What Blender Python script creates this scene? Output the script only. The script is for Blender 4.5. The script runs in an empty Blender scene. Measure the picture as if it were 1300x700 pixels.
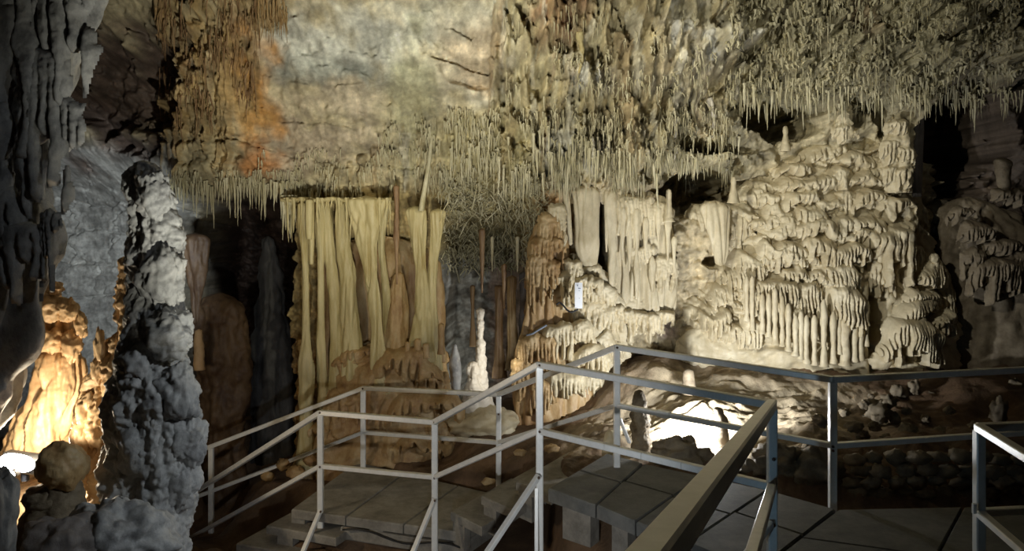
import bpy, math, random
import numpy as np
from mathutils import Vector

SC = bpy.context.scene
COL = SC.collection
RNG = np.random.default_rng(7)
random.seed(7)

# ------------------------------------------------------------------ camera, world, exposure
F = 1000.0                    # focal length in pixels of the 1300 px wide frame
EYE = 3.0                     # eye height in metres
HY = 290.0                    # image row of the horizon

cam_d = bpy.data.cameras.new('camera')
cam_d.sensor_width = 36.0
cam_d.lens = 36.0 * F / 1300.0
cam_d.shift_y = -(350.0 - HY) / 1300.0
cam_d.clip_start = 0.05
cam_d.clip_end = 100
cam = bpy.data.objects.new('camera', cam_d)
COL.objects.link(cam)
cam.location = (0, 0, EYE)
cam.rotation_euler = (math.radians(90), 0, 0)
SC.camera = cam

w = bpy.data.worlds.new('world')
SC.world = w
w.use_nodes = True
w.node_tree.nodes['Background'].inputs[0].default_value = (0.5, 0.62, 0.8, 1)
w.node_tree.nodes['Background'].inputs[1].default_value = 0.0005
SC.view_settings.view_transform = 'Standard'
SC.view_settings.look = 'None'
SC.view_settings.gamma = 1.0
SC.view_settings.exposure = 0.0


def P(u, v, d):
    return np.array(((u - 650.0) * d / F, d, EYE - (v - HY) * d / F))


def lamp(name, loc, power, color, size=0.08, target=None, cone=None, blend=0.4):
    d = bpy.data.lights.new(name, 'SPOT' if target is not None else 'POINT')
    d.energy = power
    d.color = color
    d.shadow_soft_size = size
    o = bpy.data.objects.new(name, d)
    COL.objects.link(o)
    o.location = loc
    if target is not None:
        d.spot_size = math.radians(cone)
        d.spot_blend = blend
        o.rotation_euler = (Vector(target) - Vector(loc)).to_track_quat('-Z', 'Y').to_euler()
    return o


WARM = (1.0, 0.93, 0.74)
NEUT = (1.0, 0.97, 0.86)
COOL = (0.86, 0.94, 1.0)
lamp('unseen_spot', (-2.2, 3.4, 5.5), 800, NEUT, 0.06, P(1010, 280, 9.6), 27, 0.5)
lamp('unseen_spot', (-0.6, 3.6, 1.2), 850, (1.0, 0.98, 0.84), 0.06, P(450, 20, 8.0), 72, 0.9)
lamp('unseen_spot', (-2.9, 2.6, 3.2), 820, (1.0, 0.98, 0.84), 0.05, P(820, 60, 8.3), 44, 0.9)  # unseen spot added for grazing light on the middle overhang
lamp('unseen_spot', (2.6, 2.4, 4.9), 260, (1.0, 0.98, 0.84), 0.06, P(1000, 30, 8.2), 44, 0.9)  # further unseen spot brightening the upper right wall
lamp('unseen_rail_spot', (-0.3, 2.0, 1.5), 215, (0.92, 0.96, 1.0), 0.05, P(590, 540, 7.5), 62, 0.7)  # unseen spot added near the viewer to brighten the rails
lamp('unseen_rail_spot', (0.3, 2.9, 1.3), 16, (0.42, 0.72, 1.0), 0.05, P(985, 560, 5.4), 60, 0.7)  # unseen blue lamp added to tint the corner posts
lamp('unseen_spot', (1.5, 3.2, 4.4), 360, (1.0, 0.92, 0.66), 0.06, P(470, 340, 9.4), 21, 0.6)  # unseen warm spot, set to the right for shadows between the columns
lamp('unseen_spot', (3.2, 3.2, 4.4), 480, COOL, 0.05, P(215, 610, 5.4), 23, 0.8)
lamp('unseen_spot', (2.6, 2.2, 4.7), 85, COOL, 0.05, P(0, 240, 5.2), 20, 0.8)
lamp('unseen_spot', P(160, 400, 6.6), 700, COOL, 0.08, P(95, 310, 12), 52, 0.8)  # unseen lamp added behind the tall stalagmite to light the grey wall
lamp('unseen_spot', P(656, 462, 8.9), 20, (1.0, 0.96, 0.86), 0.05, P(605, 450, 9.8), 90, 0.8)  # unseen lamp added in mid-air to light the beaded stalagmite
lamp('unseen_spot', P(588, 500, 10.2), 12, (0.95, 1.0, 0.96), 0.05, P(615, 400, 12.3), 120, 0.8)  # unseen lamp added in mid-air for the back of the middle recess

# ------------------------------------------------------------------ noise
_p = RNG.permutation(256)
_perm = np.concatenate([_p, _p, _p])
_ang = RNG.uniform(0, 2 * math.pi, 256)
_g2 = np.stack([np.cos(_ang), np.sin(_ang)], 1)
_g3 = RNG.normal(size=(256, 3))
_g3 /= np.linalg.norm(_g3, axis=1)[:, None]


def n2(x, y):
    x, y = np.broadcast_arrays(np.asarray(x, float), np.asarray(y, float))
    xi = np.floor(x).astype(int); yi = np.floor(y).astype(int)
    xf = x - xi; yf = y - yi
    xi &= 255; yi &= 255
    fx = xf * xf * xf * (xf * (xf * 6 - 15) + 10)
    fy = yf * yf * yf * (yf * (yf * 6 - 15) + 10)

    def g(a, b):
        h = _perm[_perm[(xi + a)] + yi + b]
        return _g2[h, 0] * (xf - a) + _g2[h, 1] * (yf - b)
    a0 = g(0, 0) + fx * (g(1, 0) - g(0, 0))
    a1 = g(0, 1) + fx * (g(1, 1) - g(0, 1))
    return (a0 + fy * (a1 - a0)) * 1.5


def n3(p):
    p = np.asarray(p, float)
    i = np.floor(p).astype(int)
    f = p - i
    i &= 255
    s = f * f * f * (f * (f * 6 - 15) + 10)
    out = 0
    for a in (0, 1):
        for b in (0, 1):
            for c in (0, 1):
                h = _perm[_perm[_perm[i[..., 0] + a] + i[..., 1] + b] + i[..., 2] + c]
                g = _g3[h]
                dt = g[..., 0] * (f[..., 0] - a) + g[..., 1] * (f[..., 1] - b) + g[..., 2] * (f[..., 2] - c)
                wgt = ((s[..., 0] if a else 1 - s[..., 0]) * (s[..., 1] if b else 1 - s[..., 1])
                       * (s[..., 2] if c else 1 - s[..., 2]))
                out = out + wgt * dt
    return out * 1.5


def fb2(x, y, o=4, lac=2.03, gain=0.5):
    t = 0; a = 1.0
    for k in range(o):
        t = t + a * n2(x + 17.3 * k, y - 9.1 * k)
        x = x * lac; y = y * lac; a *= gain
    return t


def fb3(p, o=4, gain=0.5):
    t = 0; a = 1.0
    p = np.asarray(p, float)
    for k in range(o):
        t = t + a * n3(p + 13.7 * k)
        p = p * 2.03; a *= gain
    return t


def sst(a, b, x):
    t = np.clip((x - a) / (b - a), 0, 1)
    return t * t * (3 - 2 * t)


# ------------------------------------------------------------------ materials
def mat(name, c1, c2, scale=6.0, rough=0.6, bump=0.25, bscale=60.0, stretch=1.0, attr=False, spec=0.35, metal=0.0, c3=None, bdist=0.01):
    m = bpy.data.materials.new(name)
    m.use_nodes = True
    nt = m.node_tree
    N, L = nt.nodes, nt.links
    b = N['Principled BSDF']
    b.inputs['Roughness'].default_value = rough
    b.inputs['Specular IOR Level'].default_value = spec
    b.inputs['Metallic'].default_value = metal
    geo = N.new('ShaderNodeNewGeometry')
    mp = N.new('ShaderNodeMapping')
    mp.inputs['Scale'].default_value = (1, 1, 1.0 / stretch)
    L.new(geo.outputs['Position'], mp.inputs['Vector'])
    n1 = N.new('ShaderNodeTexNoise')
    n1.inputs['Scale'].default_value = scale
    n1.inputs['Detail'].default_value = 11
    n1.inputs['Roughness'].default_value = 0.74
    L.new(mp.outputs[0], n1.inputs['Vector'])
    cr = N.new('ShaderNodeValToRGB')
    cr.color_ramp.elements[0].position = 0.36
    cr.color_ramp.elements[1].position = 0.64
    cr.color_ramp.elements[0].color = (*c1, 1)
    cr.color_ramp.elements[1].color = (*c2, 1)
    if c3:
        e = cr.color_ramp.elements.new(0.5)
        e.color = (*c3, 1)
    L.new(n1.outputs['Fac'], cr.inputs['Fac'])
    if attr:
        at = N.new('ShaderNodeAttribute')
        at.attribute_name = 'mineral_and_light'
        mx = N.new('ShaderNodeMix')
        mx.data_type = 'RGBA'
        mx.blend_type = 'MULTIPLY'
        mx.inputs[0].default_value = 1.0
        L.new(at.outputs['Color'], mx.inputs[6])
        L.new(cr.outputs['Color'], mx.inputs[7])
        L.new(mx.outputs[2], b.inputs['Base Color'])
    else:
        L.new(cr.outputs['Color'], b.inputs['Base Color'])
    if bump:
        if attr:
            bdist = 0.02
        n_b = N.new('ShaderNodeTexNoise')
        n_b.inputs['Scale'].default_value = bscale
        n_b.inputs['Detail'].default_value = 8
        n_b.inputs['Roughness'].default_value = 0.6
        L.new(mp.outputs[0], n_b.inputs['Vector'])
        bm = N.new('ShaderNodeBump')
        bm.inputs['Strength'].default_value = bump
        bm.inputs['Distance'].default_value = bdist
        L.new(n_b.outputs['Fac'], bm.inputs['Height'])
        L.new(bm.outputs['Normal'], b.inputs['Normal'])
    return m


M = {}
M['rock'] = mat('cave_rock', (0.62, 0.60, 0.56), (1.12, 1.1, 1.06), 5.0, 0.62, 0.5, 45, 2.0, attr=True)
M['flow'] = mat('tan_flowstone', (0.46, 0.38, 0.23), (0.66, 0.58, 0.40), 4.0, 0.5, 0.35, 55, 1.6)
M['column'] = mat('olive_columns', (0.40, 0.31, 0.13), (0.58, 0.49, 0.26), 5.0, 0.45, 0.3, 50, 3.5, c3=(0.50, 0.42, 0.21))
M['ochre'] = mat('ochre_flowstone', (0.26, 0.145, 0.06), (0.50, 0.38, 0.21), 4.0, 0.5, 0.4, 45, 2.0, c3=(0.40, 0.265, 0.12))
M['straw'] = mat('straw_calcite', (0.40, 0.35, 0.19), (0.66, 0.61, 0.43), 9.0, 0.5, 0.2, 90, 2.5)
M['pale'] = mat('pale_calcite', (0.62, 0.55, 0.44), (0.82, 0.76, 0.64), 8.0, 0.5, 0.35, 60, 1.0)
M['brown'] = mat('brown_calcite', (0.17, 0.09, 0.045), (0.36, 0.24, 0.12), 7.0, 0.5, 0.3, 60, 4.0)
M['shaded_brown'] = mat('shaded_brown_flowstone', (0.075, 0.042, 0.024), (0.17, 0.11, 0.06), 6.0, 0.55, 0.5, 40, 2.0)  # halved copy of the brown calcite, recess shade put into the colour
M['shaded_dark'] = mat('shaded_dark_stone', (0.03, 0.03, 0.03), (0.085, 0.085, 0.085), 4.0, 0.6, 0.5, 40, 2.0)  # near-black copy of the dark stone, shade of the recess as colour
M['grey'] = mat('grey_stone', (0.20, 0.20, 0.20), (0.46, 0.45, 0.43), 5.0, 0.55, 0.55, 38, 1.2, c3=(0.34, 0.34, 0.33))
M['dark'] = mat('dark_stone', (0.10, 0.09, 0.085), (0.24, 0.21, 0.19), 4.0, 0.6, 0.5, 40, 2.0)
M['amber'] = mat('amber_calcite', (0.50, 0.30, 0.14), (0.72, 0.52, 0.30), 5.0, 0.45, 0.4, 45, 2.5)
M['earth'] = mat('brown_earth', (0.10, 0.062, 0.036), (0.20, 0.135, 0.085), 3.0, 0.8, 0.5, 30, 1.0)
M['rubble'] = mat('rubble_stone', (0.115, 0.088, 0.055), (0.22, 0.178, 0.115), 6.0, 0.7, 0.6, 35, 1.0)
M['steel'] = mat('painted_steel', (0.80, 0.80, 0.76), (0.92, 0.92, 0.88), 14.0, 0.34, 0.05, 200, 1.0, spec=0.5, metal=0.15)
M['bolt'] = mat('rusty_bolt', (0.08, 0.05, 0.04), (0.2, 0.14, 0.1), 40.0, 0.5, 0, metal=0.6)
M['concrete'] = mat('worn_concrete', (0.17, 0.155, 0.13), (0.32, 0.30, 0.255), 5.0, 0.8, 0.4, 60, 1.0)
M['paving'] = mat('dark_paving', (0.10, 0.10, 0.09), (0.19, 0.185, 0.165), 4.0, 0.75, 0.35, 60, 1.0)
M['black'] = mat('black_rubber', (0.012, 0.012, 0.012), (0.03, 0.03, 0.03), 20.0, 0.45, 0)
M['white'] = mat('white_plastic', (0.78, 0.80, 0.82), (0.84, 0.86, 0.88), 20.0, 0.35, 0)
M['print'] = mat('grey_print', (0.20, 0.23, 0.28), (0.26, 0.3, 0.35), 20.0, 0.5, 0)


def glow(name, c, s):
    m = bpy.data.materials.new(name)
    m.use_nodes = True
    b = m.node_tree.nodes['Principled BSDF']
    b.inputs['Base Color'].default_value = (0.9, 0.9, 0.9, 1)
    b.inputs['Emission Color'].default_value = (*c, 1)
    b.inputs['Emission Strength'].default_value = s
    return m


M['lens'] = glow('lit_lamp_glass', (0.92, 0.93, 1.0), 14.0)


# ------------------------------------------------------------------ object helpers
def tag(o, label=None, cat=None, group=None, kind=None):
    if label: o['label'] = label
    if cat: o['category'] = cat
    if group: o['group'] = group
    if kind: o['kind'] = kind
    return o


def new_mesh(name, V, quads, tris=None, smooth=True):
    me = bpy.data.meshes.new(name)
    V = np.asarray(V, np.float32)
    nq = 0 if quads is None else len(quads)
    ntr = 0 if tris is None else len(tris)
    me.vertices.add(len(V))
    me.vertices.foreach_set('co', V.ravel())
    loops = []
    if nq: loops.append(np.asarray(quads, np.int32).ravel())
    if ntr: loops.append(np.asarray(tris, np.int32).ravel())
    lv = np.concatenate(loops)
    me.loops.add(len(lv))
    me.loops.foreach_set('vertex_index', lv)
    me.polygons.add(nq + ntr)
    st = np.concatenate([np.arange(nq) * 4, nq * 4 + np.arange(ntr) * 3]).astype(np.int32)
    me.polygons.foreach_set('loop_start', st)
    me.polygons.foreach_set('use_smooth', np.full(nq + ntr, smooth))
    me.update(calc_edges=True)
    return me


def obj(name, me, m, parent=None, loc=(0, 0, 0)):
    o = bpy.data.objects.new(name, me)
    COL.objects.link(o)
    if m is not None and not me.materials:
        me.materials.append(m)
    o.location = loc
    if parent is not None:
        o.parent = parent
    return o


def thing(name, loc, label, cat, group=None):
    o = bpy.data.objects.new(name, None)
    o.empty_display_size = 0.1
    COL.objects.link(o)
    o.location = loc
    return tag(o, label, cat, group)


def grid_quads(nr, nc, wrap=False):
    r = np.arange(nr - 1)[:, None]
    c = np.arange(nc if wrap else nc - 1)[None, :]
    a = r * nc + c
    b = r * nc + (c + 1) % nc
    return np.stack([a, b, b + nc, a + nc], -1).reshape(-1, 4)


def placed(name, V, q, t, m, parent=None, base=None, smooth=True):
    """mesh from world-space verts; the origin goes to the foot of the piece"""
    V = np.asarray(V, float)
    if base is None:
        base = np.array([(V[:, 0].min() + V[:, 0].max()) / 2, (V[:, 1].min() + V[:, 1].max()) / 2, V[:, 2].min()])
    pl = np.array(parent.location) if parent is not None else 0
    return obj(name, new_mesh(name, V - base, q, t, smooth), m, parent, base - pl)


def smooth_prof(prof, n, sm=1.0):
    prof = sorted(prof)
    a = np.array(prof, float)
    v = np.linspace(a[0, 0], a[-1, 0], n)
    L = np.interp(v, a[:, 0], a[:, 1]); R = np.interp(v, a[:, 0], a[:, 2])
    k = max(1, int(n / max(6, len(a) * 2.5) * sm))
    ker = np.ones(2 * k + 1) / (2 * k + 1)
    L2 = np.convolve(np.pad(L, k, 'edge'), ker, 'valid')
    R2 = np.convolve(np.pad(R, k, 'edge'), ker, 'valid')
    return v, L2, R2


def body_verts(prof, d, nu=64, nv=80, ratio=1.0, amp=0.03, freq=4.0, flute=0.0, fn=9, seed=0, fine=0.0, tier=0.0, tn=8.0, stretch=1.0, octs=4, round_top=0.6, round_bot=0.0, dents=(), sm=1.0):
    """closed body of revolution-like rock whose width at each height is given by (row, left, right)"""
    v, L, R = smooth_prof(prof, nv, sm)
    s = d / F
    cx = ((L + R) / 2 - 650) * s
    r = np.maximum((R - L) / 2 * s, 0.004)
    z = EYE - (v - HY) * s
    # round the ends over
    tt = (v - v[0]) * s
    rt = r[min(3, nv - 1)] * round_top
    if rt > 0:
        r = r * np.sqrt(np.clip(1 - (1 - np.clip(tt / rt, 0, 1)) ** 2, 0.02, 1))
    if round_bot > 0:
        tb = (v[-1] - v) * s
        rb = r[max(nv - 4, 0)] * round_bot
        r = r * np.sqrt(np.clip(1 - (1 - np.clip(tb / rb, 0, 1)) ** 2, 0.02, 1))
    th = np.linspace(0, 2 * math.pi, nu, endpoint=False)
    ct, stn = np.cos(th)[None], np.sin(th)[None]
    X = cx[:, None] + r[:, None] * ct
    Y = d + r[:, None] * ratio * stn
    Z = np.repeat(z[:, None], nu, 1)
    p = np.stack([X, Y, Z / stretch], -1)
    off = seed * 7.31
    dsp = amp * fb3(p * freq + off, octs)
    if fine:
        dsp = dsp + fine * fb3(p * freq * 5 + off + 3, 3)
    if flute:
        q = np.stack([X * fn, Y * fn, Z * 0.7], -1) + off
        f1 = n3(q)
        dsp = dsp - flute * (1 - np.minimum(1, np.abs(f1) * 4.0)) + flute * 0.5 * n3(q * 2.1)
    if tier:
        ph = Z * tn + 1.6 * n3(np.stack([X * 1.8, Y * 1.8, Z * 0.8], -1) + off)
        fr = ph - np.floor(ph)
        dsp = dsp + tier * (1 - fr) ** 1.0 * sst(0, 0.15, fr) - tier * 0.4
    k = np.clip(r[:, None] / 0.08, 0.15, 1)
    X = X + dsp * k * ct
    Y = Y + dsp * k * stn
    for du, dv, su, sv, dp in dents:          # hollows pressed into the front
        uu = 650 + X * F / Y; vv = HY - (Z - EYE) * F / Y
        Y = Y + dp * np.exp(-((uu - du) / su) ** 2 - ((vv - dv) / sv) ** 4) * (stn < 0)
    V = np.stack([X, Y, Z], -1).reshape(-1, 3)
    q = grid_quads(nv, nu, True)
    V = np.vstack([V, [[cx[0], d, z[0] + r[0] * 0.2]], [[cx[-1], d, z[-1]]]])
    i = np.arange(nu)
    t1 = np.stack([np.full(nu, nv * nu), (i + 1) % nu, i], 1)
    b0 = (nv - 1) * nu
    t2 = np.stack([np.full(nu, nv * nu + 1), b0 + i, b0 + (i + 1) % nu], 1)
    return V, q[:, ::-1], np.vstack([t1[:, ::-1], t2[:, ::-1]])


def body(name, prof, d, m, parent=None, **k):
    V, q, t = body_verts(prof, d, **k)
    return placed(name, V, q, t, m, parent)


def tube_verts(pts, rad, sides=8, closed_ends=True):
    pts = np.asarray(pts, float)
    n = len(pts)
    rad = np.broadcast_to(np.asarray(rad, float), (n,))
    tan = np.gradient(pts, axis=0)
    tan /= np.linalg.norm(tan, axis=1)[:, None] + 1e-9
    ref = np.array([0.31, 0.9, 0.2])
    a = np.cross(tan, ref); a /= np.linalg.norm(a, axis=1)[:, None] + 1e-9
    b = np.cross(tan, a)
    th = np.linspace(0, 2 * math.pi, sides, endpoint=False)
    V = pts[:, None] + rad[:, None, None] * (np.cos(th)[None, :, None] * a[:, None] + np.sin(th)[None, :, None] * b[:, None])
    q = grid_quads(n, sides, True)
    V = np.vstack([V.reshape(-1, 3), pts[:1], pts[-1:]])
    i = np.arange(sides)
    t = np.vstack([np.stack([np.full(sides, n * sides), (i + 1) % sides, i], 1),
                   np.stack([np.full(sides, n * sides + 1), (n - 1) * sides + i, (n - 1) * sides + (i + 1) % sides], 1)])
    return V, q, t


class Acc:
    """collects pieces into one mesh"""
    def __init__(s): s.V, s.Q, s.T, s.n = [], [], [], 0

    def add(s, V, q, t=None):
        s.V.append(np.asarray(V, float))
        if q is not None and len(q): s.Q.append(np.asarray(q) + s.n)
        if t is not None and len(t): s.T.append(np.asarray(t) + s.n)
        s.n += len(V)

    def build(s, name, m, parent=None, smooth=True, base=None):
        return placed(name, np.vstack(s.V), np.vstack(s.Q) if s.Q else None, np.vstack(s.T) if s.T else None, m, parent, base, smooth)


def bar_verts(a, b, wd, ht, bev=0.12, up=(0, 0, 1)):
    """square section bar from a to b with chamfered edges"""
    a = np.asarray(a, float); b = np.asarray(b, float)
    t = b - a; t /= np.linalg.norm(t)
    up = np.asarray(up, float)
    if abs(t @ up) > 0.98: up = np.array((0, 1.0, 0))
    s = np.cross(t, up); s /= np.linalg.norm(s)
    u = np.cross(s, t)
    e = bev * min(wd, ht)
    hw, hh = wd / 2, ht / 2
    sec = [(hw, hh - e), (hw - e, hh), (-hw + e, hh), (-hw, hh - e), (-hw, -hh + e), (-hw + e, -hh), (hw - e, -hh), (hw, -hh + e)]
    V = np.array([c + x * s + y * u for c in (a, b) for x, y in sec])
    q = [(i, (i + 1) % 8, 8 + (i + 1) % 8, 8 + i) for i in range(8)]
    for o in (0, 8):
        q += [(o, o + 1, o + 2, o + 3), (o, o + 3, o + 4, o + 7), (o + 4, o + 5, o + 6, o + 7)]
    return V, q, None


def slab_verts(poly, z0, z1, bev=0.012, jit=0.0, rs=None):
    """prism over a plan outline with chamfered top edge"""
    p = np.asarray(poly, float)
    n = len(p)
    c = p.mean(0)
    inn = c + (p - c) * (1 - bev / np.maximum(np.linalg.norm(p - c, axis=1), 0.05))[:, None]
    zj = (rs.uniform(-jit, jit, n) if rs is not None else np.zeros(n))
    V = np.vstack([np.column_stack([p, np.full(n, z0)]), np.column_stack([p, np.full(n, z1 - bev) + zj]),
                   np.column_stack([inn, np.full(n, z1) + zj]), [[c[0], c[1], z1]], [[c[0], c[1], z0]]])
    q, t = [], []
    for i in range(n):
        j = (i + 1) % n
        q += [(i, j, n + j, n + i), (n + i, n + j, 2 * n + j, 2 * n + i)]
        t += [(2 * n + i, 2 * n + j, 3 * n), (j, i, 3 * n + 1)]
    return V, q, t


# ================================================================== THE BACK WALL AND ITS OVERHANG
UC = np.array([-300, 0, 100, 170, 230, 300, 360, 460, 560, 620, 680, 780, 900, 1050, 1180, 1300, 1600], float)
VC = np.array([-300, -100, 0, 120, 200, 240, 300, 400, 600], float)
DT = np.array([
    [6.2] * 17,
    [7.4, 7.4, 7.4, 7.2, 7.0, 6.9, 6.9, 6.9, 6.9, 7.0, 7.0, 7.0, 7.0, 7.1, 7.2, 7.2, 7.2],
    [8.6, 8.6, 8.6, 8.5, 8.1, 7.9, 7.7, 7.6, 7.7, 7.8, 7.8, 7.8, 7.8, 8.0, 8.3, 8.4, 8.4],
    [10., 10., 9.8, 9.6, 9.0, 8.7, 8.6, 8.6, 8.7, 8.8, 8.8, 8.8, 8.9, 9.0, 9.2, 9.2, 9.0],
    [11., 11., 10.4, 10., 9.4, 9.2, 9.2, 9.2, 9.3, 9.3, 9.3, 9.4, 9.6, 9.8, 9.8, 9.6, 9.0],
    [12., 12., 12., 11.6, 9.8, 9.5, 9.5, 9.6, 9.7, 9.6, 9.6, 9.8, 10., 10., 10., 9.8, 9.0],
    [12., 12., 12., 12., 11.3, 11., 10., 9.9, 10., 10.8, 10., 10., 10.2, 10.3, 10.2, 9.9, 9.0],
    [12., 12., 12., 12., 12., 12., 10.2, 9.9, 10., 11.4, 10., 10., 10.2, 10.3, 10.2, 9.9, 9.0],
    [12., 12., 12., 12., 12., 12., 10.4, 10., 10., 11.4, 10., 10., 10.2, 10.3, 10.2, 9.9, 9.0]])
GU = np.arange(-300, 1601, 10.0)
GV = np.arange(-300, 601, 10.0)
tmp = np.stack([np.interp(GU, UC, row) for row in DT])
DG = np.stack([np.interp(GV, VC, tmp[:, j]) for j in range(len(GU))], 1)
ker = np.exp(-0.5 * (np.arange(-5, 6) / 2.2) ** 2); ker /= ker.sum()
pad = np.pad(DG, 5, 'edge')
pad = np.apply_along_axis(lambda r: np.convolve(r, ker, 'valid'), 1, pad)
DG = np.apply_along_axis(lambda r: np.convolve(r, ker, 'valid'), 0, pad)


def bil(G, u, v, u0=-300.0, v0=-300.0, st=10.0):
    x = np.clip((u - u0) / st, 0, G.shape[1] - 1.001); y = np.clip((v - v0) / st, 0, G.shape[0] - 1.001)
    i = x.astype(int); j = y.astype(int); fx = x - i; fy = y - j
    return (G[j, i] * (1 - fx) + G[j, i + 1] * fx) * (1 - fy) + (G[j + 1, i] * (1 - fx) + G[j + 1, i + 1] * fx) * fy


DX = 0.0156
WX = np.arange(-8.6, 8.0, DX)
WZ = np.arange(-0.6, 6.3, DX)
X, Z = np.meshgrid(WX, WZ)
Y = np.full_like(X, 9.5)
for _ in range(14):
    Y = 0.35 * Y + 0.65 * bil(DG, 650 + F * X / Y, HY - F * (Z - EYE) / Y)
U = 650 + F * X / Y
Vv = HY - F * (Z - EYE) / Y


def ell(cu, cv, ru, rv, soft=0.35, warp=0.0):
    q = np.sqrt(((U - cu) / ru) ** 2 + ((Vv - cv) / rv) ** 2)
    if warp is not None and warp > 0:
        q = q + warp * (WARP + .45 * WARPF)
    return 1 - sst(1 - soft, 1 + soft, q)


WARP = fb2(X * 1.7, Z * 1.7, 4)
WARPF = fb2(X * 5 + 9, Z * 5, 3)


def mx(*a):
    o = a[0]
    for b in a[1:]: o = np.maximum(o, b)
    return o


def box(u0, u1, v0, v1, su=12, sv=10, wa=0.0):
    uu = U + wa * WARPF * 20; vv = Vv + wa * WARP * 20
    return sst(u0 - su, u0 + su, uu) * (1 - sst(u1 - su, u1 + su, uu)) * sst(v0 - sv, v0 + sv, vv) * (1 - sst(v1 - sv, v1 + sv, vv))


# --- where each kind of surface is
low = sst(225, 262, Vv)
m_smooth = mx(ell(440, 70, 155, 105, 0.3, 0.4), ell(580, 70, 65, 85, 0.3, 0.4), ell(390, 165, 120, 60, 0.4, 0.4))
m_brown = box(205, 335, -200, 175, 12, 40, 0.8) * (1 - ell(325, 130, 55, 85, 0.3, 0.4))
m_rib = box(625, 940, -200, 235, 18, 15, 1) * (1 - 0.5 * ell(890, 60, 60, 60, 0.4, 0.5))
m_coral = box(915, 1330, -200, 135, 25, 18, 1.2)
m_cols = box(355, 572, 240, 700, 10, 12)
m_low = box(655, 1240, 232, 700, 14, 12)
m_greyw = box(-400, 225, 180, 700, 8, 12)

dsp = 0.16 * fb2(X * 0.9, Z * 0.9, 5) + 0.05 * fb2(X * 3, Z * 3 + 7, 4)
# general lumps
bil1 = np.abs(fb2(X * 2.6 + 5, Z * 3.2, 4))
rough = 1 - np.maximum(m_smooth * 0.92, m_greyw * 0.8)
dsp = dsp + rough * 0.16 * (bil1 - 0.2)
# slanting wall strata
str_ = Z * 3.1 + X * 0.35 + 0.9 * WARP
fr = str_ - np.floor(str_)
dsp = dsp + (0.03 * m_smooth + 0.05 * m_greyw) * (fr ** 3) * (1 + WARPF)


def ribs(sx, sz, slope=0.0, seed=0.0, wamp=0.6):
    xx = X + slope * Z
    return 1 - np.minimum(1, 2.6 * np.abs(n2(xx * sx + wamp * n2(X * 3 + seed, Z * 1.5) + seed, Z * sz + seed * 1.7)))


r1 = ribs(3.3, 0.45, 0.16, 3.1, 0.9); r2 = ribs(8.5, 0.9, 0.10, 11.7, 0.8); r3 = ribs(19, 2.2, 0.0, 23.3, 0.6)
dsp = dsp + m_rib * (0.20 * r1 ** 1.5 + 0.10 * r2 ** 1.5 + 0.04 * r3)
dsp = dsp + m_brown * (0.09 * r1 + 0.10 * r2 + 0.05 * r3)
dsp = dsp + (m_coral + 0.55 * m_rib * sst(110, 190, Vv)) * (0.11 * fb2(X * 9, Z * 6, 3) + 0.07 * np.abs(fb2(X * 20, Z * 12, 2)) + 0.04 * r3)
dsp = dsp + m_cols * (0.10 * r2 + 0.05 * r1 - 0.02)
dsp = dsp + m_low * (0.06 * r2 ** 2 * sst(0.0, 0.35, WARP + 0.2) + 0.03 * r3 * sst(0.1, 0.3, n2(X * 1.5, Z * 1.5)))
# pointed ribs of drapery that run down the overhang
FANG_C = []
rf = np.random.default_rng(31)
fangs = [(817, -40, 9, 250, -2), (805, 10, 8, 200, 6), (790, 40, 10, 190, 4), (779, 60, 9, 170, 6), (735, 22, 9, 90, -6), (665, 40, 13, 130, 6), (658, -20, 9, 110, 0), (840, 20, 8, 190, -18), (862, 60, 8, 150, -22), (884, 90, 7, 90, 0),
         (770, 30, 7, 130, 10), (748, 60, 6, 100, -12), (700, 60, 8, 110, -14), (826, 120, 9, 110, 4), (801, 130, 10, 95, 2), (720, 120, 7, 100, 4), (690, 130, 7, 90, -4), (645, 90, 8, 120, 4), (630, 60, 6, 110, 2), (560, 150, 7, 90, -6), (590, 160, 6, 75, 0),
         (535, 165, 6, 80, -2), (515, 170, 6, 76, 2), (478, 185, 5, 60, 0), (462, 195, 7, 52, 0), (432, 208, 5, 40, 0), (420, 210, 4, 38, 0), (500, 190, 6, 56, -2), (447, 205, 4, 42, 2)]
for k in range(70):
    fangs.append((rf.uniform(628, 945), rf.uniform(-30, 150), rf.uniform(3, 8), rf.uniform(50, 140), rf.uniform(-26, 10)))
for k in range(34):
    fangs.append((rf.uniform(205, 330), rf.uniform(-30, 110), rf.uniform(2.5, 6), rf.uniform(60, 150), rf.uniform(-5, 5)))
FD = np.zeros_like(X); FCI = np.full(X.shape, -1.0)
for k, (fu, fv, fw_, fh, sl) in enumerate(fangs):
    ok = (U > fu - 3 * fw_ - abs(sl)) & (U < fu + 3 * fw_ + abs(sl)) & (Vv > fv - 5) & (Vv < fv + fh + 5)
    if not ok.any(): continue
    a, b = np.where(ok)
    u_ = U[a, b]; t_ = (Vv[a, b] - fv) / fh
    cen = fu + sl * t_ + 2.2 * n2(t_ * 4 + k * 7.7, np.full(t_.shape, k + .5))
    wl = fw_ * (1 - np.clip(t_, 0, 1)) ** .75 * (.75 + .6 * (n2(t_ * 6 + k * 3.3, np.full(t_.shape, k + .3)) + .3)) + .8
    bb = np.sqrt(np.clip(1 - ((u_ - cen) / wl) ** 2, 0, 1)) * sst(0, .12, t_) * (t_ < 1) * (.05 + .012 * fw_) * (.6 + .6 * np.clip(t_, 0, 1))
    up = bb > FD[a, b]
    FD[a[up], b[up]] = bb[up]; FCI[a[up], b[up]] = k
dsp = dsp + FD
slit = sst(.80, .97, ribs(5.5, .8, .12, 41.0, 1.0)) * sst(-.1, .25, n2(X * 3 + 4, Z * 3))
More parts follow.
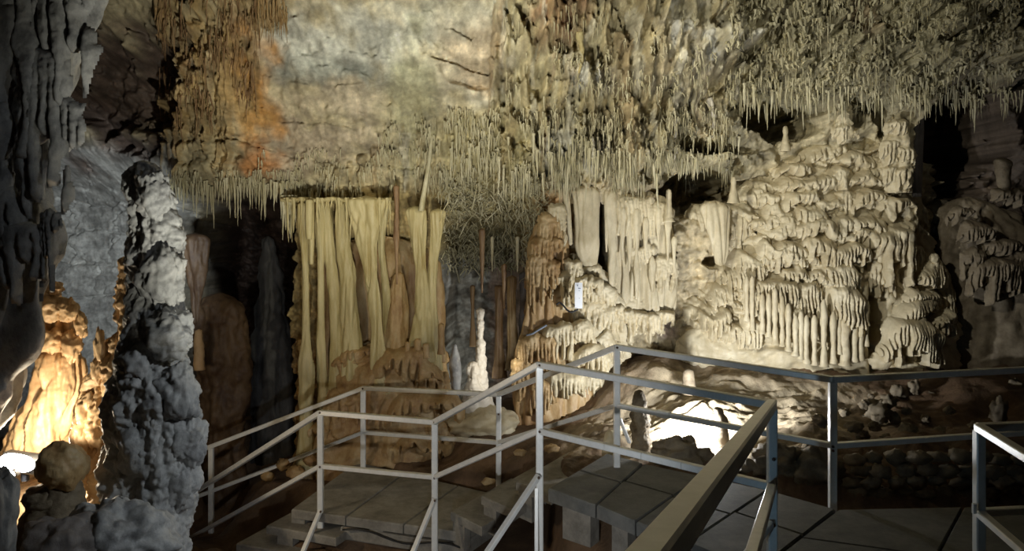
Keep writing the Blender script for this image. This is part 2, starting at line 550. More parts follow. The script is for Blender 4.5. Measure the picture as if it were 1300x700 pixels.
dsp = dsp - .22 * 1.3 * slit * np.clip(m_rib + .5 * m_brown, 0, 1) * (FD < .01)
holes = sst(0.12, 0.55, fb2(X * 5.5 + 3, Z * 3.6, 3)) + 0.5 * sst(0.2, 0.6, fb2(X * 13, Z * 8 + 5, 2))
dsp = dsp - holes * (0.36 * m_coral + 0.16 * m_rib * (1 - 0.6 * ell(745, 105, 55, 34, 0.5, 0.7)) + 0.10 * m_brown)
dsp = dsp + (0.010 + 0.010 * m_smooth) * fb2(X * 9 + 1, Z * 15, 4) + 0.009 * m_smooth * (np.abs(fb2(X * 2.2, Z * 6.5 + 2, 5)) - .2)
midfringe = sst(110, 200, Vv) * (1 - low) * box(480, 940, -50, 300, 40, 20)
dsp = dsp + midfringe * (0.05 * r3 + 0.06 * r2)
# shelf lips along the lower edge of the overhang
lip = box(215, 360, 205, 243, 10, 10, 0.4)
dsp = dsp + lip * 0.12
dsp = dsp + 0.22 * ell(890, 205, 55, 12, 0.4, 0.5) + 0.10 * ell(800, 190, 120, 30, 0.5, 0.5)
# bulges
dsp = dsp + 0.35 * ell(880, 65, 60, 45, 0.6, 0.4) + 0.25 * ell(690, 30, 50, 60, 0.6, 0.4) + 0.25 * ell(1120, 60, 160, 40, 0.7, 0.5)
dsp = dsp + 0.25 * ell(700, 480, 80, 60, 0.5, 0.3) + 0.16 * ell(900, 360, 60, 80, 0.5, 0.3)
# pale slab with the broken shelf in the middle of the overhang
dsp = dsp - 0.18 * ell(600, 95, 30, 14, 0.4, 0.4)

dsp = dsp * (1 - 0.55 * m_greyw)


# cracks
def crack(pts, wd, dp, jag=0.5):
    best = np.full(U.shape, 1e9)
    uu = U + jag * 14 * WARPF; vv = Vv + jag * 10 * WARP
    for (a, b), (c, e) in zip(pts[:-1], pts[1:]):
        du, dv = c - a, e - b
        t = np.clip(((uu - a) * du + (vv - b) * dv) / (du * du + dv * dv), 0, 1)
        best = np.minimum(best, np.hypot(uu - a - t * du, vv - b - t * dv))
    return -dp * (1 - sst(wd * 0.4, wd * 1.5, best))


CR = 0
for pts, wd, dp in [([(553, 74), (575, 81), (597, 85), (622, 90)], 2.0, 0.14), ([(568, 33), (585, 38), (600, 48)], 1.4, 0.08),
                    ([(360, 70), (420, 62), (500, 76), (545, 70)], 1.2, 0.03), ([(330, 95), (400, 110), (470, 100)], 1.2, 0.03),
                    ([(470, 0), (476, 40), (470, 66)], 1.2, 0.03), ([(275, 178), (300, 181), (360, 193), (440, 214), (530, 210)], 1.5, 0.06),
                    ([(350, 148), (395, 156), (450, 165)], 1.4, 0.05), ([(490, 70), (495, 140), (492, 210)], 1.2, 0.03),
                    ([(530, 150), (545, 170), (540, 240)], 1.6, 0.05), ([(812, 326), (832, 322), (852, 318)], 1.8, 0.10),
                    ([(240, 210), (262, 179), (300, 181)], 1.5, 0.05)]:
    CR = CR + crack(pts, wd, dp)
for pts in [[(60, 250), (110, 262), (160, 258), (215, 266)], [(60, 300), (120, 292), (215, 306)], [(60, 330), (140, 338), (215, 330)],
            [(105, 200), (112, 262)], [(150, 262), (142, 336)], [(95, 262), (88, 330)], [(60, 380), (150, 372)], [(120, 338), (128, 375)]]:
    CR = CR + crack(pts, 1.5, 0.06, 0.8)
dsp = dsp + CR

# hollows: push the wall deep back
hol = mx(box(228, 366, 250, 720, 10, 7, 0.3) * 2.2,
         box(566, 664, 285, 720, 8, 12, 0.2) * 1.0,
         ell(896, 240, 54, 30, 0.2, 0.35) * 2.2, ell(905, 190, 46, 9, 0.3, 0.3) * 1.2,
         ell(1000, 146, 62, 26, 0.2, 0.4) * 2.4, ell(1122, 136, 12, 32, 0.2, 0.2) * 2.0, ell(1090, 140, 14, 20, 0.2, 0.2) * 1.6,
         ell(1222, 175, 56, 56, 0.25, 0.4) * 2.6, ell(1250, 100, 30, 16, 0.3, 0.4) * 0.6,
         ell(764, 295, 5, 50, 0.3, 0.1) * 0.7, ell(756, 348, 14, 8, 0.3, 0.2) * 0.6,
         ell(812, 382, 9, 5, 0.3, 0.2) * 0.5, ell(1265, 195, 16, 60, 0.3, 0.4) * 0.0,
         ell(838, 250, 18, 10, 0.3, 0.2) * 0.6, ell(900, 332, 14, 7, 0.3, 0.2) * 0.4,
         ell(160, 110, 60, 70, 0.4, 0.5) * 0.5)
Yd = Y - dsp + hol

# --- mineral colours of the wall, with shade painted into its dark parts
def mix(C, c, k):
    k = np.clip(k, 0, 1)[..., None]
    return C * (1 - k) + np.array(c) * k


C = np.tile(np.array((0.50, 0.44, 0.29)), U.shape + (1,))
C = mix(C, (0.46, 0.42, 0.28), m_rib * 0.8)
C = mix(C, (0.50, 0.46, 0.31), m_coral)
C = mix(C, (0.66, 0.67, 0.60), mx(ell(430, 60, 130, 55, 0.4, 0.6), ell(600, 60, 50, 70, 0.4, 0.6) * 0.6))
C = mix(C, (0.33, 0.35, 0.31), ell(420, 95, 110, 24, 0.6, 0.9) * 0.8)
C = mix(C, (0.60, 0.52, 0.38), ell(400, 125, 100, 24, 0.6, 0.9) * 0.9)
C = mix(C, (0.60, 0.48, 0.33), ell(600, 70, 40, 40, 0.6, 0.9) * 0.7)
C = mix(C, (0.40, 0.39, 0.24), ell(520, 115, 30, 70, 0.6, 0.9) * 0.7)
C = mix(C, (0.44, 0.37, 0.28), ell(390, 180, 75, 30, 0.6, 0.9) * 0.8)
C = mix(C, (0.58, 0.30, 0.08), ell(312, 115, 32, 75, 0.6, 0.7) * 0.95)
C = mix(C, (0.50, 0.22, 0.07), ell(325, 205, 22, 26, 0.6, 0.7) * 0.8)
C = mix(C, (0.46, 0.40, 0.22), ell(288, 135, 26, 60, 0.6, 0.9) * 0.6)
C = mix(C, (0.24, 0.19, 0.13), ell(296, 172, 14, 10, 0.4, 0.6) * 0.8)
C = mix(C, (0.27, 0.19, 0.08), m_brown * (0.75 + 0.4 * WARPF))
C = mix(C, (0.27, 0.13, 0.06), mx(ell(700, 22, 34, 40, 0.5, 0.7), ell(1090, 25, 20, 30, 0.5, 0.7) * 0.5) * 0.85)
C = mix(C, (0.66, 0.66, 0.62), mx(ell(745, 105, 45, 24, 0.5, 0.9), ell(880, 60, 42, 60, 0.5, 0.8), ell(715, 190, 40, 20, 0.5, 0.9) * 0.6) * 0.9)
C = mix(C, (0.36, 0.31, 0.19), ell(800, 80, 22, 110, 0.6, 0.8) * 0.8)
C = mix(C, (0.46, 0.36, 0.17), m_cols)
C = mix(C, (0.42, 0.26, 0.10), m_cols * sst(400, 470, Vv + 40 * WARP))
C = mix(C, (0.56, 0.48, 0.32), m_low)
C = mix(C, (0.46, 0.27, 0.11), box(650, 720, 255, 700, 14, 20, 0.8))
C = mix(C, (0.52, 0.36, 0.19), ell(715, 470, 60, 80, 0.6, 0.7) * 0.6)
C = mix(C, (0.50, 0.40, 0.36), ell(845, 415, 12, 20, 0.5, 0.4) * 0.7)
C = mix(C, (0.50, 0.44, 0.24), box(560, 680, 150, 345, 15, 15, 0.6) * 0.8)
C = mix(C, (0.46, 0.46, 0.43), box(556, 625, 325, 520, 8, 14, 0.4))
C = mix(C, (0.36, 0.27, 0.22), box(618, 668, 320, 600, 8, 14, 0.4))
C = mix(C, (0.09, 0.06, 0.045), box(228, 364, 246, 720, 8, 6, 0.3))  # shade inside the left recess, painted into the wall colour
C = mix(C, (0.40, 0.40, 0.38), m_greyw)
C = mix(C, (0.11, 0.08, 0.065), ell(150, 110, 80, 95, 0.4, 0.5))  # upper left ceiling lump, its shade put into the colour
C = mix(C, (0.11, 0.085, 0.065), box(1195, 1700, 90, 700, 30, 30, 0.8))  # right end falling into shade, painted as darker rock
pal = np.array([(0.44, 0.36, 0.20), (0.36, 0.29, 0.16), (0.50, 0.44, 0.27), (0.38, 0.28, 0.15), (0.47, 0.40, 0.23), (0.56, 0.53, 0.42), (0.40, 0.33, 0.17)])
fk = FCI >= 0
pc_ = pal[(FCI[fk].astype(int) * 5) % 7]
pc_ = np.where((U[fk] < 340)[:, None], pc_ * np.array((.80, .66, .50)), pc_)
C[fk] = C[fk] * .4 + pc_ * .6
C = C * (1 + 0.22 * fb2(X * 1.4, Z * 1.4 + 3, 4))[..., None]
C = C * (1 + 0.25 * n2(X * 14 + 2, Z * 5))[..., None]
blot = fb2(X * 3.1 + 8, Z * 6.5 + 2, 5)
C = C * (1 - 0.22 * sst(0.08, 0.35, blot) + 0.2 * sst(0.1, 0.4, -blot))[..., None]
C = C * (1 + 0.22 * fb2(X * 22, Z * 26, 2))[..., None]
C = np.clip(C, 0.02, 0.9)

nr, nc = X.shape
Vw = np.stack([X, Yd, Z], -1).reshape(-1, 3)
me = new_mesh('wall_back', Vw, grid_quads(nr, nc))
ca = me.color_attributes.new('mineral_and_light', 'FLOAT_COLOR', 'POINT')
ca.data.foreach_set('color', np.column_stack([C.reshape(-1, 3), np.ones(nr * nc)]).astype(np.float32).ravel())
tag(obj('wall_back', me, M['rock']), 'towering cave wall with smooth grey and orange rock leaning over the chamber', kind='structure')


def S(u, v, lift=0.0):
    """point of the wall that is seen at (u, v); arrays welcome"""
    u = np.asarray(u, float); v = np.asarray(v, float)
    y = np.full(u.shape, 9.0)
    for _ in range(10):
        x = (u - 650) * y / F; z = EYE - (v - HY) * y / F
        i = np.clip(np.rint((x - WX[0]) / DX).astype(int), 0, nc - 1)
        j = np.clip(np.rint((z - WZ[0]) / DX).astype(int), 0, nr - 1)
        y = 0.3 * y + 0.7 * Yd[j, i]
    y = y - lift
    return np.stack([(u - 650) * y / F, y, EYE - (v - HY) * y / F], -1)


# ceiling over the viewer, side walls and the cave floor
def sheet(name, fn, na, nb, m, label):
    a, b = np.meshgrid(np.linspace(0, 1, na), np.linspace(0, 1, nb), indexing='ij')
    return tag(placed(name, fn(a, b).reshape(-1, 3), grid_quads(na, nb), None, m, base=np.zeros(3)), label, kind='structure')


def f_ceil(a, b):
    x = -8.6 + 16.6 * a; y = -1.5 + 9.2 * b
    z = 6.3 + 0.35 * fb2(x * 0.9, y * 0.9, 5) + 0.5 * np.sin(math.pi * np.clip(b, 0, 1)) + 0.3
    z = np.where(b > 0.85, z - (b - 0.85) * 5, z)
    return np.stack([x, y, z], -1)


sheet('ceiling', f_ceil, 120, 80, M['dark'], 'dark rock roof of the chamber')


def f_right(a, b):
    y = -1.5 + 11.3 * a; z = -0.6 + 7.4 * b
    x = 7.2 + 0.5 * fb2(y * 0.8, z * 0.8, 5) - 0.2 * np.sin(b * 3.1)
    return np.stack([x, y, z], -1)


sheet('wall_right', f_right, 100, 70, M['dark'], 'dark rock wall closing the chamber on the right')


def f_left(a, b):
    y = -1.5 + 14.5 * a; z = -0.6 + 7.4 * b
    x = -8.0 + 0.5 * fb2(y * 0.8 + 5, z * 0.8, 5)
    return np.stack([x, y, z], -1)


sheet('wall_left', f_left, 100, 70, M['dark'], 'dark rock wall closing the chamber on the left')

fp = [P(450, 592, 9.2), P(560, 592, 9.0), P(370, 600, 9.4), P(250, 700, 9.5), P(300, 720, 8.5), P(150, 600, 10), P(60, 600, 8), P(610, 548, 9.3), P(640, 560, 9.0),
      P(610, 590, 8.3), P(700, 545, 8.9), P(760, 535, 8.7), P(740, 580, 7.6), P(680, 600, 7.6), P(820, 575, 7.4), P(900, 585, 7.2), P(900, 520, 8.2), P(900, 470, 9.4), P(1000, 470, 9.4),
      P(1000, 540, 7.8), P(1100, 478, 9.2), P(1200, 475, 9.2), P(1300, 470, 9.2), P(1150, 550, 7.2), P(1250, 550, 7.2), P(1000, 585, 7.0), P(1100, 585, 7.1), (2.7, 6.35, .5), (3.3, 6.4, .5), (3.9, 6.45, .5), (4.6, 6.5, .5), P(830, 450, 9.6),
      (-2.5, 7.0, -0.1), (-1.2, 6.8, -0.15), (0.0, 6.0, 0.1), (1.5, 5.2, 0.55), (2.5, 5.0, 0.6), (4, 5.4, 0.6), (6, 6, 0.8), (0, 4.0, 0.1), (-2, 5, -0.1), (-3, 5.5, 0.2), (-4, 6, 0.6),
      (-6, 6, 0.6), (-5, 4, 0.4), (2, 2, 0.4), (-2, 2, 0.2), (6, 2, 0.5), (-7, 9, 0), (7, 9, 1.2), (-7, 12, -.2), (0, 12.5, 0.4), (5, 12, 1.2)]
fp = np.array(fp, float)
FX = np.concatenate([np.arange(-8.4, .5, .06), np.arange(.5, 4.2, .022), np.arange(4.2, 7.8, .06)]); FY = np.concatenate([np.arange(.2, 6.6, .08), np.arange(6.6, 9.8, .022), np.arange(9.8, 13.2, .06)])
fx, fy = np.meshgrid(FX, FY)
num = 0; den = 0
for q in fp:
    wgt = 1.0 / (((fx - q[0]) ** 2 + (fy - q[1]) ** 2 + 0.05) ** 1.6)
    num = num + wgt * q[2]; den = den + wgt
FZ0 = num / den
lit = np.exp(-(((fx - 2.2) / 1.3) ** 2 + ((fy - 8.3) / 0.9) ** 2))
FZ = FZ0 + 0.10 * fb2(fx * 1.2, fy * 1.2, 5) + 0.035 * np.abs(fb2(fx * 5, fy * 5, 3)) + lit * (0.05 * n2(fx * 3 + .6 * n2(fx * 2, fy * 2), fy * 11) + .02 * n2(fx * 9, fy * 20))
onA = sst(-2.6, -2.35, fx) * (1 - sst(.25, .5, fx)) * (1 - sst(0, .3, fy - (9.05 - .62 * (fx + 1.8))))
FZ = FZ * (1 - onA) + np.minimum(FZ, .10) * onA
FZ = FZ + .018 * lit * np.abs(fb2(fx * 7 + 2, fy * 22, 3))
under = ((fx > -2.6) & (fx < 1.2) & (fy < 7.6)) | ((fy < 5.6) & (fx > -0.5))
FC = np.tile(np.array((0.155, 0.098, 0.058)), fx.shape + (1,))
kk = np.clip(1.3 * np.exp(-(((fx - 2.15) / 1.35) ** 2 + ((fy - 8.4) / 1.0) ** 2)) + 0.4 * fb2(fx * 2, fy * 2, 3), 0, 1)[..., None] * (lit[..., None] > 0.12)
FC = FC * (1 - kk) + np.array((0.50, 0.42, 0.29)) * kk  # paler patch: the lamp's pool of light painted into the floor colour
FC = FC * (1 + 0.35 * fb2(fx * 3, fy * 3, 4))[..., None]
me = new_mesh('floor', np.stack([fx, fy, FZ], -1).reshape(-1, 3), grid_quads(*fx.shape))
ca = me.color_attributes.new('mineral_and_light', 'FLOAT_COLOR', 'POINT')
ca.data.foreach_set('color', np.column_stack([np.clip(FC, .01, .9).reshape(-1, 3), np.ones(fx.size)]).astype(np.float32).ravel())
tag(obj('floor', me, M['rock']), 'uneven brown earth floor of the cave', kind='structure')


def GZ(x, y):
    i = min(np.searchsorted(FX, x), len(FX) - 1); j = min(np.searchsorted(FY, y), len(FY) - 1)
    return FZ[j, i]



# ================================================================== RAILINGS
def railing(label, segs, group=None):
    """segs: list of (part name, a, b, width, height)"""
    base = np.array([segs[0][1][0], segs[0][1][1], segs[0][1][2]])
    lo = min(min(s[1][2], s[2][2]) for s in segs)
    base[2] = lo
    t = thing('handrail', base, label, 'railing', group)
    for nm, a, b, wd, ht in segs:
        V, q, tr = bar_verts(a, b, wd, ht)
        placed(nm, V, q, tr, M['steel'], t, smooth=False)
    return t


def joint(t, pts, r=0.011):
    """small bolt heads on the rail"""
    for p in pts:
        a = Acc()
        for k in range(1):
            V, q, tr = tube_verts([p + np.array((0, 0.0, 0)), p + np.array((0, -0.012, 0))], [r, r * 0.8], 8)
            a.add(V, q, tr)
        a.build('bolt', M['bolt'], t)


ZA, ZB = 0.30, 0.95          # the two walking levels
TW = 0.058
def pt(u, d, z): return np.array(((u - 650) * d / F, d, z))


zrA, zmA = 1.25, 0.75
zrB, zmB = 1.97, 1.47
# front railing nodes (plan)
fA = pt(407, 7.5, 0); fB = pt(552, 7.0, 0); fC = pt(685, 5.95, 0); fD = pt(980, 4.8, 0); fE = np.array((0.16, 1.05, 0))
f0 = pt(240, 9.2, 0)
rz = {'A': 1.245, 'B': 1.278, 'C': 1.97, 'D': 1.925}
mz = {'A': 0.735, 'B': 0.788, 'C': 1.47, 'D': 1.425}
def at(p, z): return np.array((p[0], p[1], z))


h = TW / 2
slope_f0 = EYE - (630 - HY) * 9.2 / F
segs = []
segs += [('top_rail', at(fA, rz['A']), at(f0, slope_f0), TW, TW * .8), ('mid_rail', at(fA, mz['A']), at(f0, slope_f0 - 0.5), TW * .9, TW * .7)]
segs += [('top_rail', at(fA, rz['A']), at(fB, rz['B']), TW, TW * .8), ('mid_rail', at(fA, mz['A']), at(fB, mz['B']), TW * .9, TW * .7)]
segs += [('top_rail', at(fB, rz['B']), at(fC, rz['C']), TW, TW * .8), ('mid_rail', at(fB, mz['B']), at(fC, mz['C']), TW * .9, TW * .7)]
segs += [('top_rail', at(fC, rz['C']), at(fD, rz['D']), TW, TW * .8)]
for k in range(6):            # lower rail of the upper landing, in bolted lengths
    a = at(fC, mz['C']) * (1 - k / 6) + at(fD, mz['D']) * (k / 6)
    b = at(fC, mz['C']) * (1 - (k + .985) / 6) + at(fD, mz['D']) * ((k + .985) / 6)
    segs.append(('mid_rail', a, b, TW * .9, TW * .8))
eE = np.array((fE[0], fE[1], 2.52)); eM = np.array((fE[0], fE[1], 2.02))
segs += [('top_rail', at(fD, rz['D']), eE, TW, TW * 1.1)]
for k in range(9):
    a = at(fD, mz['D']) * (1 - k / 9) + eM * (k / 9); b = at(fD, mz['D']) * (1 - (k + .985) / 9) + eM * ((k + .985) / 9)
    segs.append(('mid_rail', a, b, TW * .9, TW * .8))
for p, n, zb in ((fA, 'A', -0.2), (fB, 'B', -0.2), (fC, 'C', 0.15), (fD, 'D', 0.55)):
    segs.append(('post', at(p, zb), at(p, rz[n] - 0.02), TW * .95, TW * .95))
fEp = np.array((0.16, 1.05, 0)); segs.append(('post', at(fEp, 0.35), at(fEp, 2.5), TW, TW))
# slanting braces below the rails
segs += [('brace', P(407, 648, 7.46), P(380, 712, 7.2), TW * .75, TW * .5),
         ('brace', P(552, 634, 6.95), P(520, 712, 6.7), TW * .75, TW * .5),
         ('brace', P(684, 604, 5.90), P(612, 712, 5.6), TW * .8, TW * .6),
         ('brace', P(681, 620, 5.93), P(681, 712, 5.85), TW * .5, TW * .5),
         ('brace', P(978, 665, 4.75), P(940, 715, 4.5), TW * .7, TW * .7)]
r1 = railing('front steel railing, from the lower landing up past the stair to the near handrail', segs)
joint(r1, [at(fA, rz['A'] + 0.005) - (0, .03, 0), at(fB, rz['B'] + .005) - (0, .03, 0), at(fC, rz['C'] + .0) - (0, .03, 0), at(fA, mz['A']) - (0, .03, 0), at(fB, mz['B']) - (0, .03, 0), at(fC, mz['C']) - (0, .03, 0),
           P(684, 607, 5.86), P(407, 650, 7.43), P(552, 636, 6.92), at(fD, 1.6) - (0, .03, 0), at(fD, 1.2) - (0, .03, 0)])

# rear railing
g0 = pt(268, 9.1, 0); gA = pt(461, 8.9, 0); gB = pt(633, 8.18, 0); gC = pt(783, 6.76, 0); gD = pt(1057, 5.95, 0); gE = np.array((5.6, 6.55, 0))
gz = {'0': EYE - (567 - HY) * 9.1 / F, 'A': EYE - (493 - HY) * 8.9 / F, 'B': EYE - (501 - HY) * 8.18 / F, 'C': EYE - (441 - HY) * 6.76 / F, 'D': EYE - (482 - HY) * 5.95 / F, 'E': 1.89}
segs = []
gext = g0 + (g0 - gA) * 0.35
segs += [('top_rail', at(g0, gz['0']), at(gA, gz['A']), TW, TW * .8), ('mid_rail', at(g0, gz['0'] - .52), at(gA, gz['A'] - .5), TW * .9, TW * .7),
         ('top_rail', at(gext, gz['0'] - (gz['A'] - gz['0']) * .35), at(g0, gz['0']), TW, TW * .8), ('mid_rail', at(gext, gz['0'] - .52 - (gz['A'] - gz['0']) * .35), at(g0, gz['0'] - .52), TW * .9, TW * .7)]
for a, b, na, nb in ((gA, gB, 'A', 'B'), (gB, gC, 'B', 'C'), (gC, gD, 'C', 'D'), (gD, gE, 'D', 'E')):
    segs.append(('top_rail', at(a, gz[na]), at(b, gz[nb]), TW, TW * .8))
    segs.append(('mid_rail', at(a, gz[na] - .5), at(b, gz[nb] - .5), TW * .9, TW * .7))
for p, n, zb in ((g0, '0', gz['0'] - 1.0), (gA, 'A', ZA - .02), (gB, 'B', ZA - .02), (gC, 'C', ZB - .01), (gD, 'D', ZB - .12), (gE, 'E', ZB - .1)):
    segs.append(('post', at(p, zb), at(p, gz[n] - .02), TW * .95, TW * .95))
segs.append(('brace', P(787, 532, 6.80), P(799, 562, 6.95), TW * .5, TW * .4))
a = at(gC, gz['C'] - .5); b = at(gD, gz['D'] - .5)
segs.append(('rail_sleeve', a + (b - a) * 0.21, a + (b - a) * 0.27, TW * 1.12, TW * .95))
r2 = railing('rear steel railing behind both landings, running off to the right edge', segs)
joint(r2, [at(gA, gz['A']) - (0, .03, 0), at(gC, gz['C']) - (0, .03, 0), at(gD, gz['D'] - .5) - (0.01, .03, 0), at(gD, gz['D'] - .53) - (0.01, .03, 0), at(gB, gz['B'] - .2) - (0, .03, 0)])

# right railing
hA = pt(1243, 4.63, 0); hB = np.array((2.30, 2.0, 0)); hC = np.array((4.4, 4.85, 0))
zh = EYE - (543 - HY) * 4.63 / F
segs = [('top_rail', at(hA, zh), at(hB, zh - .02), TW, TW * .8), ('mid_rail', at(hA, zh - .5), at(hB, zh - .52), TW * .9, TW * .7),
        ('top_rail', at(hA, zh), at(hC, zh), TW, TW * .8), ('mid_rail', at(hA, zh - .5), at(hC, zh - .5), TW * .9, TW * .7),
        ('post', at(hA, ZB - .02), at(hA, zh - .02), TW * .95, TW * .95), ('post', at(hB, ZB - .02), at(hB, zh - .04), TW, TW), ('post', at(hC, ZB - .02), at(hC, zh - .04), TW, TW),
        ('hinge', P(1237, 640, 4.59), P(1237, 652, 4.59), .022, .022)]
r3 = railing('corner of steel railing in shadow at the bottom right', segs)

# ================================================================== LANDINGS, STEPS
rs = np.random.default_rng(3)
v1 = (fB - fA)[:2]; n1_ = v1 / np.linalg.norm(v1)
A0 = np.array((-2.126, 7.57)); A1 = np.array((-.42, 6.98)); A2 = np.array((0.05, 7.85)); A3 = np.array((-1.80, 9.1))
t = thing('lower_landing', (A0[0], A0[1], ZA - .2), 'lower landing of grey concrete slabs under the front railing', 'platform')
for k in range(3):
    f0_, f1_ = k / 3 + .004, (k + 1) / 3 - .004
    poly = [A0 + (A1 - A0) * f0_, A0 + (A1 - A0) * f1_, A3 + (A2 - A3) * f1_, A3 + (A2 - A3) * f0_]
    V, q, tr = slab_verts(poly, ZA - .085, ZA, .012, .003, rs)
    placed('slab', V, q, tr, M['concrete'], t, smooth=False)
for fr_ in (0.03, 0.5, 0.97):
    c0 = A0 + (A1 - A0) * fr_; c1 = A3 + (A2 - A3) * fr_
    V, q, tr = bar_verts(np.array((*(c0 * .97 + c1 * .03), ZA - .16)), np.array((*c1, ZA - .16)), .14, .15)
    placed('bearer', V, q, tr, M['concrete'], t, smooth=False)
V, q, tr = bar_verts(np.array((*(A0 + (A1 - A0) * .3 + (A3 - A0) * .05), ZA - .175)), np.array((*(A1 + (A2 - A1) * .05), ZA - .175)), .10, .12)
placed('edge_beam', V, q, tr, M['concrete'], t, smooth=False)
# cable under the front edge
pts = []
for k in range(24):
    f = k / 23
    p = A0 + (A1 - A0) * (0.32 + .66 * f)
    pts.append((p[0], p[1] - .035, ZA - .115 + .03 * math.sin(f * 9) - 0.02 * f))
V, q, tr = tube_verts(pts, .009, 6)
tag(placed('cable', V, q, tr, M['black']), 'thin dark cable strung along the front edge of the lower landing', 'cable')


def block_step(c, ux, uy, lx, ly, z, label):
    """precast tread on two side blocks"""
    t = thing('concrete_step', (c[0], c[1], z - .25), label, 'step')
    poly = [c - ux * lx / 2 - uy * ly / 2, c + ux * lx / 2 - uy * ly / 2, c + ux * lx / 2 + uy * ly / 2, c - ux * lx / 2 + uy * ly / 2]
    V, q, tr = slab_verts(poly, z - .075, z, .012, .002, rs)
    placed('tread', V, q, tr, M['concrete'], t, smooth=False)
    for s in (-.46, .40):
        cc = c + uy * ly * s - ux * lx * .22
        poly = [cc - ux * .09 - uy * .05, cc + ux * .09 - uy * .05, cc + ux * .09 + uy * .05, cc - ux * .09 + uy * .05]
        V, q, tr = slab_verts(poly, z - .30, z - .075, .006)
        placed('support_block', V, q, tr, M['concrete'], t, smooth=False)
    return t


ux = np.array((0.62, -0.79)); ux /= np.linalg.norm(ux)
uy = np.array((0.50, 0.87)); uy /= np.linalg.norm(uy)
names = ['first concrete step up from the lower landing', 'middle concrete step between the two landings', 'top concrete step just below the upper landing']
cs = [(P(572, 650, 6.95), ), (P(611, 631, 6.75), ), (P(655, 612, 6.5), )]
for k in range(3):
    z = ZA + .15 * (k + 1)
    u_, v_ = ((572, 650), (611, 630), (655, 612))[k]
    d = (EYE - z) * F / (v_ - HY)
    corner = P(u_, v_, d)[:2]
    c = corner + ux * .24 + uy * .55
    block_step(c, ux, uy, .48, 1.1, z, names[k])
# steps going down to the left from the lower landing
for k, (u_, v_) in enumerate(((338, 668), (300, 690))):
    z = ZA - .15 * (k + 1)
    d = (EYE - z) * F / (v_ - HY)
    corner = P(u_, v_, d)[:2]
    uxl = np.array((0.92, -0.38)); uyl = np.array((.36, .93))
    c = corner + uxl * .40 + uyl * .55
    block_step(c, uxl, uyl, .80, 1.1, z, ('first concrete step down left of the lower landing', 'lowest concrete step at the foot of the left stair')[k])

# upper landing, separate slabs with open joints
B0 = P(694, 622, 6.15)[:2]; B1 = P(752, 571, 7.3)[:2]
t = thing('upper_landing', (1.2, 5.5, ZB - .2), 'upper landing of dark paving slabs between the railings', 'platform')
def onB(u, v):
    d = (EYE - ZB) * F / (v - HY); return np.array(((u - 650) * d / F, d))


rowsB = [((694, 621), (770, 576)), ((756, 642), (817, 588)), ((806, 663), (892, 604)), ((872, 690), (975, 622)), ((960, 726), (1062, 646))]
nodes = [(onB(*a), onB(*b)) for a, b in rowsB]
dirf = nodes[-1][0] - nodes[0][0]; dirf = dirf / np.linalg.norm(dirf)
ext = [(nodes[-1][0] + dirf * k * .85, nodes[-1][1] + np.array((1.0, .05)) * k * .95) for k in (1, 2, 3)]
nodes += ext
for k in range(len(nodes) - 1):
    (a0, a1), (b0, b1) = nodes[k], nodes[k + 1]
    g = .012
    for s0, s1 in ((0, .5 + .04 * (k % 2)), (.5 + .04 * (k % 2), 1)):
        q0 = a0 + (a1 - a0) * s0; q1 = b0 + (b1 - b0) * s0; q2 = b0 + (b1 - b0) * s1; q3 = a0 + (a1 - a0) * s1
        cc = (q0 + q1 + q2 + q3) / 4
        poly = [p + (cc - p) * (g / np.linalg.norm(cc - p)) for p in (q0, q1, q2, q3)]
        V, q, tr = slab_verts(poly, ZB - .10, ZB + rs.uniform(-.004, .004), .012, .002, rs)
        placed('slab', V, q, tr, M['paving'], t, smooth=False)
# near rows towards the foot of the viewer's stair
for k in range(3):
    for j in range(4):
        x0 = 1.75 + k * .85; y0 = 4.35 - j * .8
        if k > 0 and j == 0: y0 = 4.35
        poly = np.array([(x0, y0 - .79), (x0 + .84, y0 - .79), (x0 + .84, y0), (x0, y0)])
        V, q, tr = slab_verts(poly, ZB - .12, ZB - .012 + rs.uniform(-.004, .004), .012, .002, rs)
        placed('slab', V, q, tr, M['paving'], t, smooth=False)
for k in range(5):
    a0 = nodes[k][0]; b0 = nodes[k + 1][0]
    ins = np.array((.10, .12))
    a_ = a0 + ins; b_ = b0 + ins
    V, q, tr = slab_verts([a_ + dirf * .05, b_ - dirf * .18, b_ - dirf * .18 + (.08, .12), a_ + dirf * .05 + (.08, .12)], ZB - .42, ZB - .10, .006)
    placed('support_block', V, q, tr, M['concrete'], t, smooth=False)


# ================================================================== ROCKS
def rock(name, u, v, wpx, hpx, d, m, label=None, cat='rock', group=None, seed=0, rough=0.22, ratio=0.8, nu=40, nv=28, parent=None, sink=0.15, tilt=0.0):
    c = P(u, v, d); rx = wpx / 2 * d / F; rzz = hpx / 2 * d / F
    th = np.linspace(0, 2 * math.pi, nu, endpoint=False); ph = np.linspace(0.06, math.pi - 0.06, nv)
    T, Ph = np.meshgrid(th, ph)
    n = np.stack([np.cos(T) * np.sin(Ph), np.sin(T) * np.sin(Ph), np.cos(Ph)], -1)
    k = 1 + rough * fb3(n * 1.5 + seed * 3.7, 4) + rough * .5 * np.abs(n3(n * 3.3 + seed)) - .1 * rough
    V = n * k[..., None] * np.array((rx, rx * ratio, rzz))
    V = V.reshape(-1, 3)
    V = np.vstack([V, V[:nu].mean(0), V[-nu:].mean(0)])
    i = np.arange(nu)
    t = np.vstack([np.stack([np.full(nu, nu * nv), i, (i + 1) % nu], 1), np.stack([np.full(nu, nu * nv + 1), (nv - 1) * nu + (i + 1) % nu, (nv - 1) * nu + i], 1)])
    V = V + c
    o = placed(name, V, grid_quads(nv, nu, True)[:, ::-1], t[:, ::-1], m, parent)
    if label: tag(o, label, cat, group)
    return o


